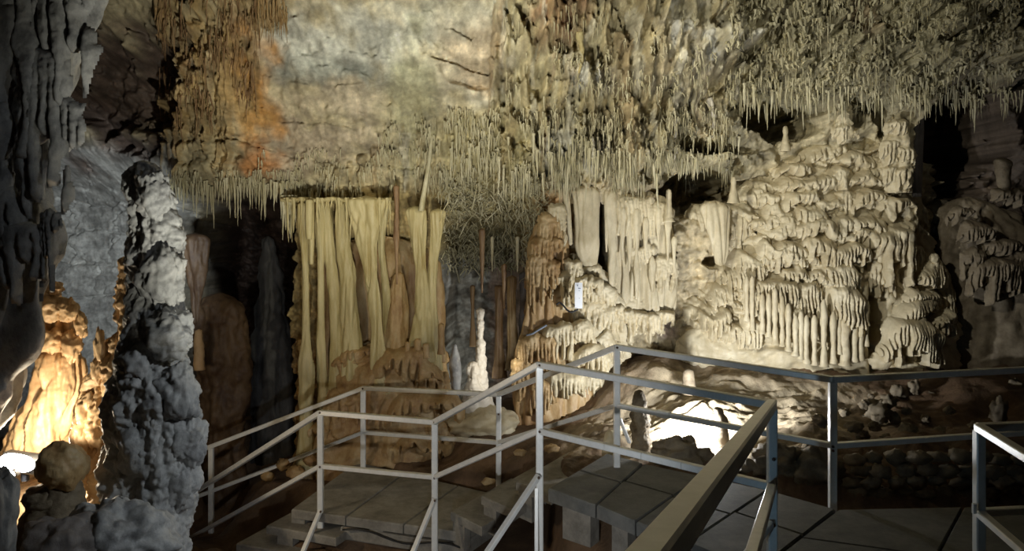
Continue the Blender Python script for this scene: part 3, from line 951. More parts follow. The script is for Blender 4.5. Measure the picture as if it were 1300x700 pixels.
# ================================================================== BIG FOREGROUND FORMATIONS ON THE LEFT
# the grey curtain of flowstone
FOLDS = []
t = thing('flowstone_curtain', P(20, 560, 5.6), 'huge grey curtain of fluted flowstone filling the left edge', 'flowstone')
body('body', [(-60, -190, 128), (0, -190, 121), (40, -190, 108), (90, -190, 92), (130, -190, 80), (160, -190, 94), (178, -190, 101), (195, -190, 84), (215, -190, 66),
                               (250, -190, 58), (285, -190, 72), (305, -190, 72), (330, -190, 66), (370, -190, 56), (400, -190, 48), (430, -190, 44), (460, -190, 36), (500, -190, 14), (540, -190, -8), (620, -190, -30), (720, -190, -40)],
         5.6, M['grey'], t, nu=220, nv=330, ratio=0.5, amp=.13, freq=1.8, flute=.20, fn=3.0, seed=2, fine=.010, stretch=3.0, octs=5, round_top=0)
for k, (u_, v_, hw, hh) in enumerate([(15, -40, 46, 300), (78, -40, 40, 230), (50, 60, 34, 300), (-30, 120, 40, 360), (84, 120, 20, 80), (20, 280, 30, 130), (-5, 230, 34, 170), (60, 268, 13, 110)]):
    FOLDS.append((u_, v_, hw, hh, k, t))
# the tall grey stalagmite
t = thing('stalagmite', P(190, 700, 5.5), 'tall lumpy grey stalagmite, its left flank glaring from the floodlight', 'stalagmite')
body('body', [(204, 172, 190), (215, 162, 202), (235, 158, 211), (262, 163, 214), (300, 163, 224), (340, 160, 228), (380, 158, 232), (410, 156, 240), (432, 154, 242), (448, 150, 228), (470, 142, 238),
              (500, 138, 244), (530, 138, 254), (560, 138, 256), (580, 136, 254), (610, 134, 250), (640, 130, 246), (680, 124, 242), (730, 118, 238)],
     5.5, M['grey'], t, nu=220, nv=330, ratio=0.8, amp=.07, freq=4.2, flute=.03, fn=6, seed=5, fine=.018, octs=5, stretch=1.2)
for k, (u_, v_, w_, h_) in enumerate([(215, 425, 62, 60), (236, 560, 50, 60), (225, 500, 56, 66), (205, 350, 56, 80), (195, 245, 42, 60), (188, 560, 80, 110), (175, 460, 56, 64), (228, 610, 46, 70)]):
    rock('lobe', u_, v_, w_, h_, 5.36 + .04 * (k % 2), M['grey'], parent=t, seed=640 + k, rough=.3, ratio=.75, nu=70, nv=50)
t = thing('stalagmite', P(140, 660, 5.5), 'ragged amber flowstone spur on the left flank of the tall grey stalagmite', 'stalagmite')
body('body', [(326, 150, 166), (345, 146, 172), (380, 148, 172), (425, 142, 172), (440, 130, 168), (465, 122, 168), (480, 114, 168), (500, 106, 168), (525, 96, 168), (555, 93, 168), (590, 98, 168), (620, 108, 170), (660, 110, 170)],
     5.82, M['amber'], t, nu=110, nv=190, ratio=.7, amp=.05, freq=6, flute=.03, fn=9, seed=9, fine=.016)
for k, (u_, v_, w_, h_) in enumerate([(126, 440, 14, 40), (124, 470, 16, 36), (110, 520, 26, 40), (104, 560, 26, 50), (122, 590, 30, 50)]):
    rock('lobe', u_, v_, w_, h_, 5.74, M['amber'], parent=t, seed=655 + k, rough=.35, ratio=.8, nu=40, nv=28)
# amber lit stalagmite
o = body('stalagmite', [(359, 60, 76), (368, 58, 80), (377, 56, 78), (384, 52, 92), (398, 48, 104), (412, 42, 110), (420, 46, 104), (432, 50, 98), (440, 54, 98), (452, 52, 106), (470, 47, 110), (490, 42, 108), (520, 28, 98), (550, 14, 90), (580, 4, 84), (620, -6, 84)],
         6.6, M['amber'], nu=130, nv=200, ratio=.8, amp=.035, freq=5, flute=.055, fn=8, seed=14, fine=.008, stretch=1.5)
for k, (u_, v_, w_, h_) in enumerate([(70, 366, 18, 16), (66, 392, 36, 30), (86, 394, 26, 30), (103, 414, 16, 28), (64, 432, 30, 30), (90, 440, 26, 34), (52, 425, 14, 34)]):
    rock('lobe', u_, v_, w_, h_, 6.42, M['amber'], parent=o, seed=670 + k, rough=.4, ratio=.8, nu=40, nv=28)
tag(o, 'amber stalagmite with a stacked knobbly head, brightly lit from below', 'stalagmite')
# mushroom
mt = body('stalagmite', [(600, 62, 98), (620, 60, 100), (640, 40, 104), (660, 26, 108), (690, 16, 114), (730, 8, 120)],
          5.2, M['rubble'], nu=80, nv=90, ratio=.85, amp=.03, freq=5, seed=21, fine=.006, round_top=.5)
rock('cap', 80, 592, 62, 60, 5.18, M['ochre'], parent=mt, seed=23, rough=.16, ratio=.9, nu=60, nv=44)
rock('lobe', 62, 634, 60, 40, 5.2, M['rubble'], parent=mt, seed=24, rough=.2, ratio=.9, nu=50, nv=36)
tag(mt, 'dark stubby stalagmite with a round mushroom head, in front of the floodlight', 'stalagmite')
rock('boulder', 150, 690, 130, 110, 4.9, M['grey'], 'wrinkled grey boulder at the bottom, right of the dark mushroom stalagmite', 'boulder', seed=4, rough=.3, nu=90, nv=70)
rock('boulder', 80, 700, 110, 90, 4.7, M['dark'], 'dark rounded boulder at the bottom below the mushroom stalagmite', 'boulder', seed=6, nu=60, nv=40)
rock('boulder', -8, 660, 56, 130, 4.4, M['grey'], 'grey stone cut off by the bottom left corner', 'boulder', seed=8, nu=60, nv=50)
rock('rock_ledge', 90, 650, 240, 130, 6.7, M['amber'], 'amber rock ledge behind the mushroom stalagmite carrying the floodlight', 'rock', seed=11, nu=80, nv=50)
# small rod in the far left recess and dim brown mass
o = body('flowstone_mass', [(372, 262, 296), (385, 248, 310), (420, 246, 318), (470, 246, 316), (520, 248, 312), (580, 250, 312), (640, 250, 312)], 10.3, M['shaded_brown'], nu=80, nv=100, ratio=.6, amp=.07, freq=3, fine=.012, seed=31, flute=.03, fn=5)
tag(o, 'dim brown flowstone mass in the dark recess right of the grey stalagmite', 'flowstone')
o = body('stalactite', [(296, 226, 268), (330, 230, 266), (370, 240, 258), (412, 246, 252)], 10.2, M['shaded_brown'], nu=50, nv=60, ratio=.6, flute=.03, fn=8, amp=.02, seed=33, round_bot=.8)
tag(o, 'dim brown fluted stalactite hanging in the dark recess beside the grey stalagmite', 'stalactite')
o = body('stalagmite', [(418, 249, 256), (430, 247, 258), (445, 246, 259), (470, 246, 260)], 9.7, M['amber'], nu=24, nv=30, amp=.02, freq=7, seed=35)
tag(o, 'small pale knob on the dim brown mass in the recess', 'stalagmite')
o = body('flowstone_mass', [(300, 330, 350), (360, 326, 358), (420, 322, 366), (480, 318, 372), (560, 318, 376), (640, 316, 380)], 10.9, M['shaded_dark'], nu=60, nv=80, ratio=.6, amp=.08, freq=2.6, fine=.01, seed=37, flute=.04, fn=5)
tag(o, 'nearly black flowstone mass at the back of the recess left of the columns', 'flowstone')

# floodlight glowing at the left
fl = P(26, 586, 6.12)
t = thing('floodlight', (fl[0], fl[1], fl[2] - .1), 'glowing white floodlight in front of the amber stalagmite', 'lamp')
n = 14
a = np.linspace(0, 1, n)
lx = (a - .5) * .26
V, q, tr = tube_verts(np.column_stack([fl[0] + lx, np.full(n, fl[1] - .05), fl[2] + .03 - .045 * a - .02 * (2 * a - 1) ** 2]), .062 * np.sqrt(np.clip(1 - (2 * a - 1) ** 4, .05, 1)), 16)
placed('lamp_glass', V, q, tr, M['lens'], t)
V, q, tr = bar_verts(fl + (-.15, .06, -.01), fl + (.15, .06, -.05), .13, .15, .2)
placed('lamp_housing', V, q, tr, M['black'], t)
V, q, tr = bar_verts(fl + (0, .06, -.17), fl + (0, .06, -.07), .05, .05, .2)
placed('lamp_foot', V, q, tr, M['black'], t)
lamp('floodlight_beam', P(50, 572, 5.98), 46, (1.0, 0.84, 0.60), .05)
f2 = P(14, 603, 5.9)
t = thing('spotlight', (f2[0], f2[1], f2[2] - .06), 'small round lit spotlight under the glowing floodlight', 'lamp')
V, q, tr = tube_verts([f2 + (0, .07, 0), f2 + (0, .0, 0)], [.03, .036], 16)
placed('lamp_housing', V, q[:, ::-1], tr[:, ::-1], M['black'], t)
V, q, tr = tube_verts([f2 + (0, -.001, 0), f2 + (0, -.014, 0)], [.031, .024], 16)
placed('lamp_glass', V, q[:, ::-1], tr[:, ::-1], M['lens'], t)
lamp('spotlight_beam', P(40, 572, 5.42), 26, (1.0, 0.86, 0.64), .04, P(125, 505, 5.72), 80, .6)

# ================================================================== COLUMNS BELOW THE SHELF
grpcol = 'columns under the flat shelf'
def col(prof, d, label, m='column', name='column', cat='column', **k):
    kw = dict(nu=44, nv=90, ratio=.9, amp=.014, freq=6, flute=.012, fn=14, stretch=5, fine=.002)
    kw.update(k)
    return tag(body(name, prof, d, M[m], **kw), label, cat)


# shelf
sh = Acc()
us = np.linspace(356, 498, 60)
ring = []
for k, u_ in enumerate(us):
    w_ = .30 * math.sin(math.pi * (k + .5) / 60) ** .35
    ring.append((P(u_, 253.5 + 1.2 * math.sin(k * .4), 9.15), w_))
Vs = []
for p, w_ in ring:
    wig = .02 * math.sin(p[0] * 37) + .015 * math.sin(p[0] * 83)
    Vs.append([p + (0, -w_ * .25 + wig, .018), p + (0, -w_ * .25 + wig - .012, 0), p + (0, -w_ * .25 + wig, -.022), p + (0, .75, -.03), p + (0, .75, .03)])
Vs = np.array(Vs).reshape(-1, 3)
tag(placed('rock_shelf', Vs, grid_quads(60, 5, True), None, M['column']), 'thin flat calcite shelf with the columns hanging under it', 'shelf')
col([(256, 377, 391), (275, 378, 391), (330, 382, 392), (390, 384, 392), (430, 384, 393), (448, 382, 396), (458, 380, 401), (475, 381, 402), (500, 379, 399), (520, 378, 396), (560, 378, 398), (600, 376, 402)], 9.15,
    'leftmost column, slender with a swollen lower half', seed=41, amp=.03)
col([(254, 387, 398), (290, 388, 397), (304, 389, 396)], 9.0, 'wide hollow stalactite tube under the left end of the shelf', name='stalactite', cat='stalactite', nv=30, nu=24, seed=42, round_top=0)
col([(254, 391, 399), (300, 392, 399), (336, 392.5, 398)], 9.08, 'slim blunt tube beside the wide one under the left end of the shelf', name='stalactite', cat='stalactite', nv=30, nu=20, seed=43, round_top=0)
col([(256, 401, 411), (300, 401, 412), (350, 403, 412), (410, 403, 412), (440, 401, 414), (480, 402, 416), (540, 404, 418), (590, 402, 420)], 9.25, 'second slender column from the left under the shelf', seed=44, amp=.02)
col([(256, 404, 420), (290, 407, 422), (340, 413, 428), (380, 418, 432), (440, 420, 436), (500, 416, 438), (540, 414, 440)], 9.3, 'column leaning right, third from the left under the shelf', seed=45, amp=.02)
col([(256, 424, 440), (300, 427, 444), (350, 431, 452), (400, 433, 456), (450, 432, 460), (500, 428, 462), (550, 426, 466)], 9.28, 'broad fluted column at the middle of the shelf', seed=46, amp=.03, flute=.025, fn=9, nu=60)
col([(254, 436, 494), (262, 438, 490), (275, 443, 488), (290, 448, 484), (305, 452, 480), (320, 456, 480), (345, 460, 482), (380, 468, 484), (420, 472, 485), (460, 470, 490), (500, 466, 496)], 9.12,
    'column flaring like a trumpet under the right end of the shelf', seed=47, nu=72, nv=120, amp=.015, flute=.035, fn=9, ratio=.55, round_top=0)
col([(256, 484, 497), (280, 482, 492), (310, 478, 488), (360, 484, 494), (420, 486, 500), (470, 482, 506)], 9.3, 'thin rib column right behind the flaring one', seed=48)
col([(235, 499, 507), (260, 500, 507), (275, 501, 506), (284, 499, 508), (292, 501, 506), (298, 498, 509), (308, 500, 507), (340, 502, 506), (362, 503, 505)], 9.1, 'gnarled brown stalactite hanging between the two column groups', m='brown', name='stalactite', cat='stalactite', seed=49, amp=.03, round_bot=.5)
col([(345, 500, 512), (360, 494, 514), (400, 488, 520), (440, 484, 524), (480, 480, 528)], 9.35, 'ochre cone rising between the two column groups', m='ochre', name='stalagmite', cat='stalagmite', seed=50, amp=.03, flute=.02, nu=50)
col([(262, 514, 540), (290, 518, 542), (320, 524, 540), (340, 528, 540), (380, 527, 546), (420, 522, 552), (460, 518, 556)], 9.2, 'left one of two pale columns that join at the top, next to the back recess', seed=51, amp=.02, flute=.02, nu=50, ratio=.7)
col([(265, 545, 568), (290, 546, 563), (330, 543, 556), (360, 541, 554), (400, 540, 556), (440, 538, 560), (470, 536, 564)], 9.25, 'right one of two pale columns that join at the top, next to the back recess', seed=52, amp=.02, flute=.02, nu=50, ratio=.7)
col([(150, 549, 554), (180, 545, 550), (210, 542, 547), (240, 536, 542), (268, 531, 538)], 9.05, 'thin white drip ribbon wandering down to the paired columns', m='straw', name='drapery', cat='drapery', seed=53, nu=14, amp=.012, flute=0, ratio=1.2)
tag(body('flowstone_wall', [(300, 405, 560), (380, 410, 562), (430, 410, 566), (480, 408, 570)], 9.85, M['ochre'], nu=150, nv=140, ratio=.35, amp=.05, freq=4, flute=.06, fn=6, seed=54, stretch=4), 'ochre fluted wall of flowstone behind the columns', 'flowstone')
# base mound
t = thing('flowstone_dome', P(480, 600, 9.3), 'rounded ochre flowstone base under the columns', 'flowstone')
body('body', [(425, 470, 560), (445, 440, 566), (470, 425, 568), (500, 398, 570), (530, 392, 572), (560, 384, 574), (610, 372, 580)], 9.45, M['ochre'], t, nu=150, nv=110, ratio=.5, amp=.07, freq=3, flute=.02, fn=6, seed=55, fine=.014, tier=.08, tn=2.6)
DOME = t
for k, (u_, v0, v1, w_) in enumerate([(530, 430, 452, 9), (541, 436, 455, 8), (517, 434, 456, 7), (560, 410, 450, 8)]):
    body('knob', [(v0, u_ - w_ / 2, u_ + w_ / 2), (v1 - 5, u_ - w_ / 2, u_ + w_ / 2), (v1, u_ - w_ * .7, u_ + w_ * .7)], 9.05, M['ochre'], t, nu=18, nv=18, amp=.01, freq=8, seed=80 + k)

# ================================================================== MIDDLE RECESS
def beads(u, v0, v1, d, rows, label, m='pale', base=None, seed=0, nu=40):
    prof = []
    for v, r in rows: prof.append((v, u - r, u + r))
    return tag(body('stalagmite', prof, d, M[m], nu=nu, nv=140, amp=.022, freq=11, seed=seed, fine=.006, sm=.4), label, 'stalagmite')


st = beads(610, 0, 0, 9.6, [(391, 3), (395, 5.5), (402, 5), (405, 3.8), (409, 5.5), (416, 5), (420, 3.6), (425, 4.8), (430, 3.2), (434, 6), (445, 6.5), (450, 5), (455, 7.5), (468, 8), (476, 9), (485, 10), (495, 9), (505, 14), (520, 18)],
           'slender cream stalagmite of stacked beads in the middle recess', seed=91)
o = body('stalagmite', [(459, 596, 606), (466, 592, 608), (480, 594, 610), (490, 590, 612), (500, 588, 620), (525, 580, 630)], 9.5, M['pale'], nu=50, nv=60, amp=.03, freq=8, seed=92, flute=.01, fn=16, fine=.006)
tag(o, 'short cream stalagmite leaning against the left foot of the beaded one', 'stalagmite')
rock('boulder', 615, 540, 90, 48, 9.4, M['flow'], 'pale ribbed boulder carrying the beaded stalagmite', 'boulder', seed=93, nu=70, nv=50, rough=.2)
o = body('stalagmite', [(437, 575, 580), (446, 575, 581), (452, 571, 584), (465, 570, 586), (480, 572, 586), (500, 573, 584), (515, 572, 586)], 9.5, M['grey'], nu=40, nv=70, amp=.012, freq=8, seed=94)
tag(o, 'small pale grey stalagmite left of the beaded one', 'stalagmite')
o = body('stalagmite', [(412, 557, 563), (425, 556, 564), (440, 556, 565), (460, 554, 567)], 9.3, M['ochre'], nu=24, nv=30, amp=.012, freq=8, seed=95)
tag(o, 'little brown stalagmite on the right shoulder of the column base', 'stalagmite')
for k, (u_, v0, v1, r0, mm, lb) in enumerate([(612, 290, 372, 4.2, 'brown', 'reddish-brown spike stalactite hanging above the beaded stalagmite'), (657, 300, 346, 3, 'straw', 'short straw stalactite high at the right side of the middle recess'),
                                              (640, 335, 392, 4, 'brown', 'dark brown stalactite right of the reddish spike'), (625, 300, 345, 2.5, 'straw', 'thin straw stalactite beside the reddish spike')]):
    o = body('stalactite', [(v0, u_ - r0, u_ + r0), (v0 + (v1 - v0) * .5, u_ - r0 * .7, u_ + r0 * .7), (v1, u_ - r0 * .25, u_ + r0 * .25)], 9.9, M[mm], nu=16, nv=40, amp=.012, freq=8, seed=96 + k)
    tag(o, lb, 'stalactite')
for k, (u_, v0, v1, w_, mm, lb) in enumerate([(634, 362, 480, 14, 'brown', 'reddish ribbed column in the recess, just right of the beaded stalagmite'), (650, 350, 470, 16, 'ochre', 'ribbed brown column in the recess beside the orange drapery'),
                                              (600, 362, 440, 8, 'brown', 'thin dark column in the recess, just left of the beaded stalagmite'), (665, 345, 440, 14, 'dark', 'dark column in the recess against the orange drapery')]):
    o = body('column', [(v0, u_ - w_ * .5, u_ + w_ * .5), ((v0 + v1) / 2, u_ - w_ * .35, u_ + w_ * .35), (v1, u_ - w_ * .6, u_ + w_ * .6)], 10.5, M[mm], nu=30, nv=70, amp=.03, freq=5, seed=101 + k, flute=.03, fn=12, stretch=4)
    tag(o, lb, 'column')

# ================================================================== DRAPED FLOWSTONE
def drape(u, v, hw, h, d, seed, m, parent=None, name='drapery', ratio=.8, fw=.05, skew=0.0, ybase=None, cell=.0095, warp=.25, arch=.55, gapk=.9, nf=None, groove=None):
    """a curtain of flowstone: rounded lip above, separate dripping fingers below"""
    rs_ = np.random.default_rng(1000 + seed)
    w_ = hw * d / F; H = max(h * d / F, .7 * w_)
    c = P(u, v, d)
    fw = min(fw * rs_.uniform(.8, 1.3), w_ / 2.2)
    cell = min(cell, fw / 4.5)
    xs = np.arange(c[0] - 1.3 * w_, c[0] + 1.3 * w_ + cell, cell); zs = np.arange(c[2] + .3 * w_, c[2] - H * 1.15, -cell)
    x, z = np.meshgrid(xs, zs)
    o1 = seed * 3.71
    xw = x + warp * w_ * n2(x / w_ * .9 + o1, z / w_ * .7) + .10 * w_ * n2(x / w_ * 3 + o1, z / w_ * 2)
    zw = z + (skew + rs_.uniform(-.15, .15)) * (x - c[0]) * -1 + warp * w_ * n2(x / w_ * 1.2 + o1 + 9, z / w_ * .9) + .07 * w_ * n2(x / w_ * 3.3 + o1 + 5, z / w_ * 3)
    dx = (xw - c[0]) / w_
    side = np.sqrt(np.clip(1 - np.abs(dx) ** 2.4, 0, 1))
    s_ = (c[2] - zw) - arch * w_ * (1 - np.sqrt(np.clip(1 - np.clip(dx, -1, 1) ** 2, 0, 1)))
    ch = min(w_ * rs_.uniform(.35, .7), .55 * H)
    cap = np.sqrt(np.clip(1 - (1 - np.clip(s_ / ch, 0, 1)) ** 2, 0, 1))
    f = x / fw + .55 * n2(x / fw * .35 + o1, z * 2.0) + .25 * n2(x / fw * .9, z * 4 + o1)
    pc = np.abs(np.sin(f * math.pi))
    hs = (.20 + .80 * rs_.random(512) ** .9)
    L = ch + (H - ch) * hs[(np.floor(f).astype(int)) % 512] * (.35 + .65 * side)
    rel = np.clip((s_ - .5 * ch) / np.maximum(L - .5 * ch, .01), 0, 1)
    thr = .05 + .55 * rel
    fm = np.clip((pc - thr + .25) / .55, 0, 1) ** .6
    g = sst(.0, .35, rel) * gapk
    tip = np.sqrt(np.clip((L - s_) / (.6 * fw), 0, 1))
    p_ = w_ * ratio * rs_.uniform(.85, 1.15)
    b = p_ * side * cap * ((1 - g) + g * fm) * tip * (1 - .30 * np.clip(s_ / H, 0, 1) ** 1.2)
    b = b * (1 + .16 * n2(x / w_ * 2.2 + o1, z / w_ * 2.2 + 3)) * (b > 0)
    b = b + (b > 0) * (.006 * n2(x * 30, z * 40) + .004 * n2(x * 70 + o1, z * 60)) + (b > 0.01) * (s_ < ch * 1.3) * .007 * n2(x * 55 + 2, z * 6)
    yb = (np.full(x.shape, d) if ybase is None else ybase(x, z)) + .03
    y = yb - b
    keep = (b > 1e-4)
    kf = keep[:-1, :-1] | keep[1:, :-1] | keep[:-1, 1:] | keep[1:, 1:]
    nr_, nc_ = x.shape
    q = grid_quads(nr_, nc_).reshape(nr_ - 1, nc_ - 1, 4)[kf]
    used = np.unique(q)
    if len(used) < 8: return None
    mp = np.full(nr_ * nc_, -1); mp[used] = np.arange(len(used))
    V = np.stack([x, y, z], -1).reshape(-1, 3)[used]
    return placed(name, V, mp[q][:, ::-1], None, m, parent)


for u_, v_, hw, hh, k, t in FOLDS:
    drape(u_, v_, hw, hh, 5.34, 660 + k, M['grey'], t, name='fold', ratio=.55, fw=.13, cell=.014, warp=.35)

for k, (u_, v_, hw, hh) in enumerate([(520, 446, 44, 44), (550, 470, 26, 50), (470, 468, 34, 44), (530, 496, 46, 44), (480, 520, 50, 40), (548, 530, 34, 40), (430, 500, 30, 60), (510, 548, 52, 40), (440, 556, 46, 40), (405, 540, 24, 50), (560, 500, 20, 60), (450, 440, 26, 40)]):
    drape(u_, v_, hw, hh, 9.16 + .05 * (k % 3), 60 + k, M['ochre'], DOME, ratio=.6, fw=.09, warp=.4, gapk=.7)

# the great mound on the right
mprof = [(158, 1045, 1085), (170, 1025, 1110), (185, 1000, 1150), (205, 975, 1160), (225, 955, 1163), (250, 935, 1168), (280, 925, 1172), (310, 922, 1180), (340, 915, 1192), (370, 895, 1205), (395, 878, 1212), (420, 865, 1215), (450, 860, 1220), (490, 858, 1226)]
MD = 10.05; MR = .42
mound = thing('flowstone_mound', P(1040, 480, 9.4), 'great tan flowstone mound of tiered draperies on the right', 'flowstone')
body('body', mprof, MD, M['flow'], mound, nu=230, nv=170, dents=[(1114, 415, 6, 62, .55), (962, 287, 5, 12, .35), (905, 331, 12, 5, .3), (935, 405, 14, 5, .2), (1010, 300, 26, 3, .15), (1000, 440, 50, 4, .15)], ratio=MR, amp=.07, freq=3.4, fine=.016, seed=111, flute=.02, fn=9, tier=.07, tn=3.6)
mp_ = np.array(mprof, float)




def MDEP(u, v, out=0.0):
    L = np.interp(v, mp_[:, 0], mp_[:, 1]); R = np.interp(v, mp_[:, 0], mp_[:, 2])
    c = (L + R) / 2; r = (R - L) / 2
    k = max(0.0, 1 - ((u - c) / r) ** 2)
    return MD - MR * r * MD / F * math.sqrt(k) - out


def MY(x, z):
    u = 650 + x * F / MD; v = HY - (z - EYE) * F / MD
    L = np.interp(v, mp_[:, 0], mp_[:, 1]); R_ = np.interp(v, mp_[:, 0], mp_[:, 2])
    k = np.clip((u - (L + R_) / 2) / ((R_ - L) / 2), -1, 1)
    return MD - MR * (R_ - L) / 2 * MD / F * np.sqrt(1 - k * k)


DR = [(1062, 332, 27, 38), (1072, 366, 30, 62), (1026, 356, 19, 70), (1074, 310, 26, 30), (1040, 300, 21, 45), (1130, 285, 29, 80), (1175, 331, 27, 36), (1150, 404, 34, 58), (1200, 350, 13, 70),
      (870, 402, 15, 20), (890, 382, 18, 26), (911, 362, 20, 32), (930, 338, 20, 48), (947, 320, 20, 66), (998, 306, 24, 44), (982, 352, 30, 60), (1006, 385, 21, 50), (905, 258, 28, 62), (960, 352, 18, 70),
      (955, 238, 15, 24), (972, 246, 15, 32), (950, 214, 12, 18), (1010, 203, 25, 24), (1015, 240, 22, 32), (1035, 178, 24, 34), (1080, 192, 26, 22), (1037, 222, 25, 24), (1095, 218, 28, 22), (1030, 262, 24, 28),
      (1074, 240, 11, 46), (1100, 243, 22, 32), (1135, 252, 25, 36), (1100, 272, 26, 30), (1142, 276, 22, 36), (1035, 278, 25, 24), (1172, 262, 11, 40), (985, 270, 20, 28), (960, 275, 18, 30), (1000, 225, 18, 22),
      (1010, 335, 20, 34), (1158, 310, 18, 40), (1190, 392, 22, 44), (940, 282, 14, 34), (920, 300, 14, 30), (975, 322, 18, 32), (1055, 252, 18, 24), (1070, 275, 20, 30), (1120, 330, 15, 60), (990, 180, 10, 14)]
for k, (u_, v_, hw, hh) in enumerate(DR):
    d_ = MDEP(u_, v_ + hh * .5, .0) + hw * .12 * MD / F
    drape(u_, v_, hw * 1.15, hh, MDEP(u_, v_ + hh * .5), 200 + k, M['flow'], mound, ratio=1.0, ybase=MY, warp=.34, gapk=(.95 if v_ > 270 else .45), fw=(.047 if v_ > 300 else .075))
# canopy with a slanting lip
drape(1152, 376, 38, 34, MDEP(1155, 385), 260, M['flow'], mound, skew=.30, ratio=.9, ybase=MY, warp=.12)
# filler tiers
rr = np.random.default_rng(12)
for k in range(120):
    v_ = 168 + 250 * rr.random() ** 1.1
    L = np.interp(v_, mp_[:, 0], mp_[:, 1]); R = np.interp(v_, mp_[:, 0], mp_[:, 2])
    u_ = rr.uniform(L + 8, R - 8); hw = 6 + 16 * rr.random() ** 1.6; hh = hw * rr.uniform(.7, 2.2)
    if (960 < u_ < 1110 and v_ > 385) or (1095 < u_ < 1128 and v_ > 330): continue
    drape(u_, v_, hw * 1.2, hh, MDEP(u_, v_ + hh * .5), 300 + k, M['flow'], mound, ratio=rr.uniform(.6, 1.3), ybase=MY, warp=.45, gapk=(.9 if v_ > 320 else .3), fw=(.05 if v_ > 320 else rr.uniform(.06, .12)))
# long dripstone columns reaching the ground
FG = [(968, 372, 424, 4.5), (976, 372, 428, 4), (984, 365, 438, 5), (993, 375, 440, 4.5), (1001, 385, 446, 5), (1010, 400, 452, 5), (1017, 395, 456, 4.5), (1024, 400, 462, 5), (1034, 400, 464, 5), (1046, 380, 466, 5.5), (1058, 395, 462, 5),
      (1066, 405, 450, 4), (1073, 400, 464, 8.5), (1085, 400, 460, 5.5), (1093, 395, 458, 5), (1100, 385, 440, 3.5), (955, 350, 420, 4), (948, 350, 408, 4), (1118, 310, 370, 4), (1126, 310, 378, 4), (1138, 310, 364, 4.5), (1147, 320, 366, 4), (1143, 415, 462, 8), (1158, 420, 464, 9), (1131, 420, 466, 7)]
for k, (u_, v0, v1, r0) in enumerate(FG):
    d_ = MDEP(u_, (v0 + v1) / 2, .11)
    body('dripstone_finger', [(v0, u_ - r0 * .9, u_ + r0 * .9), (v0 + (v1 - v0) * .35, u_ - r0 * .85, u_ + r0 * .75), (v0 + (v1 - v0) * .7, u_ - r0 * .55, u_ + r0 * .55), (v0 + (v1 - v0) * .8, u_ - r0 * .8, u_ + r0 * .8), (v0 + (v1 - v0) * .86, u_ - r0 * .6, u_ + r0 * .6), (v1, u_ - r0 * 1.1, u_ + r0 * 1.1)],
         d_, M['flow'], mound, nu=18, nv=40, amp=.022, freq=9, round_top=4.0, seed=400 + k, fine=.003)
# smooth apron at the foot
body('apron', [(402, 900, 950), (412, 880, 975), (425, 866, 1000), (440, 858, 1030), (455, 856, 1048), (480, 854, 1060)], 9.75, M['flow'], mound, nu=130, nv=70, ratio=.30, amp=.05, freq=3.5, flute=.03, fn=6, seed=112, fine=.006)
# knobs on the mound
rock('lobe', 1170, 408, 12, 14, 9.25, M['flow'], parent=mound, seed=440, nu=20, nv=14)
rock('lobe', 1186, 328, 12, 12, 9.5, M['flow'], parent=mound, seed=441, nu=20, nv=14)
rock('lobe', 1120, 458, 34, 26, 9.35, M['flow'], parent=mound, seed=442, nu=30, nv=20)

# formations standing on the mound
t = thing('stalagmite', P(1140, 250, 9.4), 'squat lumpy stalagmite with drip skirts at the top right of the mound', 'stalagmite')
body('body', [(150, 1130, 1150), (158, 1124, 1155), (170, 1121, 1157), (185, 1120, 1158), (205, 1122, 1160), (225, 1124, 1158), (245, 1126, 1156)], 9.45, M['flow'], t, nu=70, nv=70, ratio=.8, amp=.05, freq=6, seed=121, fine=.01, flute=.015, fn=10)
for k, (u_, v_, hw, hh) in enumerate([(1139, 152, 16, 22), (1130, 176, 11, 36), (1148, 184, 12, 34), (1145, 212, 13, 34), (1132, 210, 10, 28)]):
    drape(u_, v_, hw, hh, 9.36, 500 + k, M['flow'], t, ratio=1.1)
t = thing('stalagmite', P(1067, 190, 9.4), 'knobbly stalagmite of stacked cushions at the peak of the mound', 'stalagmite')
body('body', [(118, 1062, 1074), (128, 1064, 1073), (134, 1056, 1080), (142, 1052, 1081), (148, 1054, 1080), (155, 1060, 1078), (163, 1058, 1082), (172, 1060, 1084), (182, 1066, 1078)], 9.4, M['flow'], t, nu=44, nv=70, ratio=.9, amp=.03, freq=9, seed=125, fine=.008)
for k, (u_, v_, hw, hh) in enumerate([(1062, 134, 9, 14), (1075, 136, 8, 14), (1068, 157, 11, 26), (1085, 166, 6, 12)]):
    drape(u_, v_, hw, hh, 9.35, 520 + k, M['flow'], t, ratio=1.2)
for (u_, v0, v1, r0, d_, lb, sd) in [(849, 240, 276, 4, 9.5, 'finger-like stalagmite at the left mouth of the dark hollow', 130), (931, 224, 252, 4, 9.4, 'finger-like stalagmite at the right mouth of the dark hollow', 131), (997, 160, 186, 3.6, 9.6, 'tiny stalagmite on the upper left crest of the mound', 132)]:
    o = body('stalagmite', [(v0, u_ - r0 * .6, u_ + r0 * .6), (v0 + 6, u_ - r0, u_ + r0), (v0 + 12, u_ - r0 * .75, u_ + r0 * .75), (v1 - 8, u_ - r0 * 1.1, u_ + r0 * 1.2), (v1 + 6, u_ - r0 * 2, u_ + r0 * 2)], d_, M['flow'], nu=20, nv=40, amp=.015, freq=10, seed=sd)
    tag(o, lb, 'stalagmite')
o = body('column', [(60, 1156, 1176), (110, 1155, 1174), (132, 1153, 1172), (138, 1150, 1176), (142, 1153, 1173), (160, 1157, 1172), (200, 1158, 1171), (250, 1158, 1170)], 9.7, M['dark'], nu=40, nv=90, ratio=.9, amp=.012, freq=7, seed=127, flute=.012, fn=14, stretch=4)
tag(o, 'dark smooth column with a disc collar at the right end of the mound', 'column')

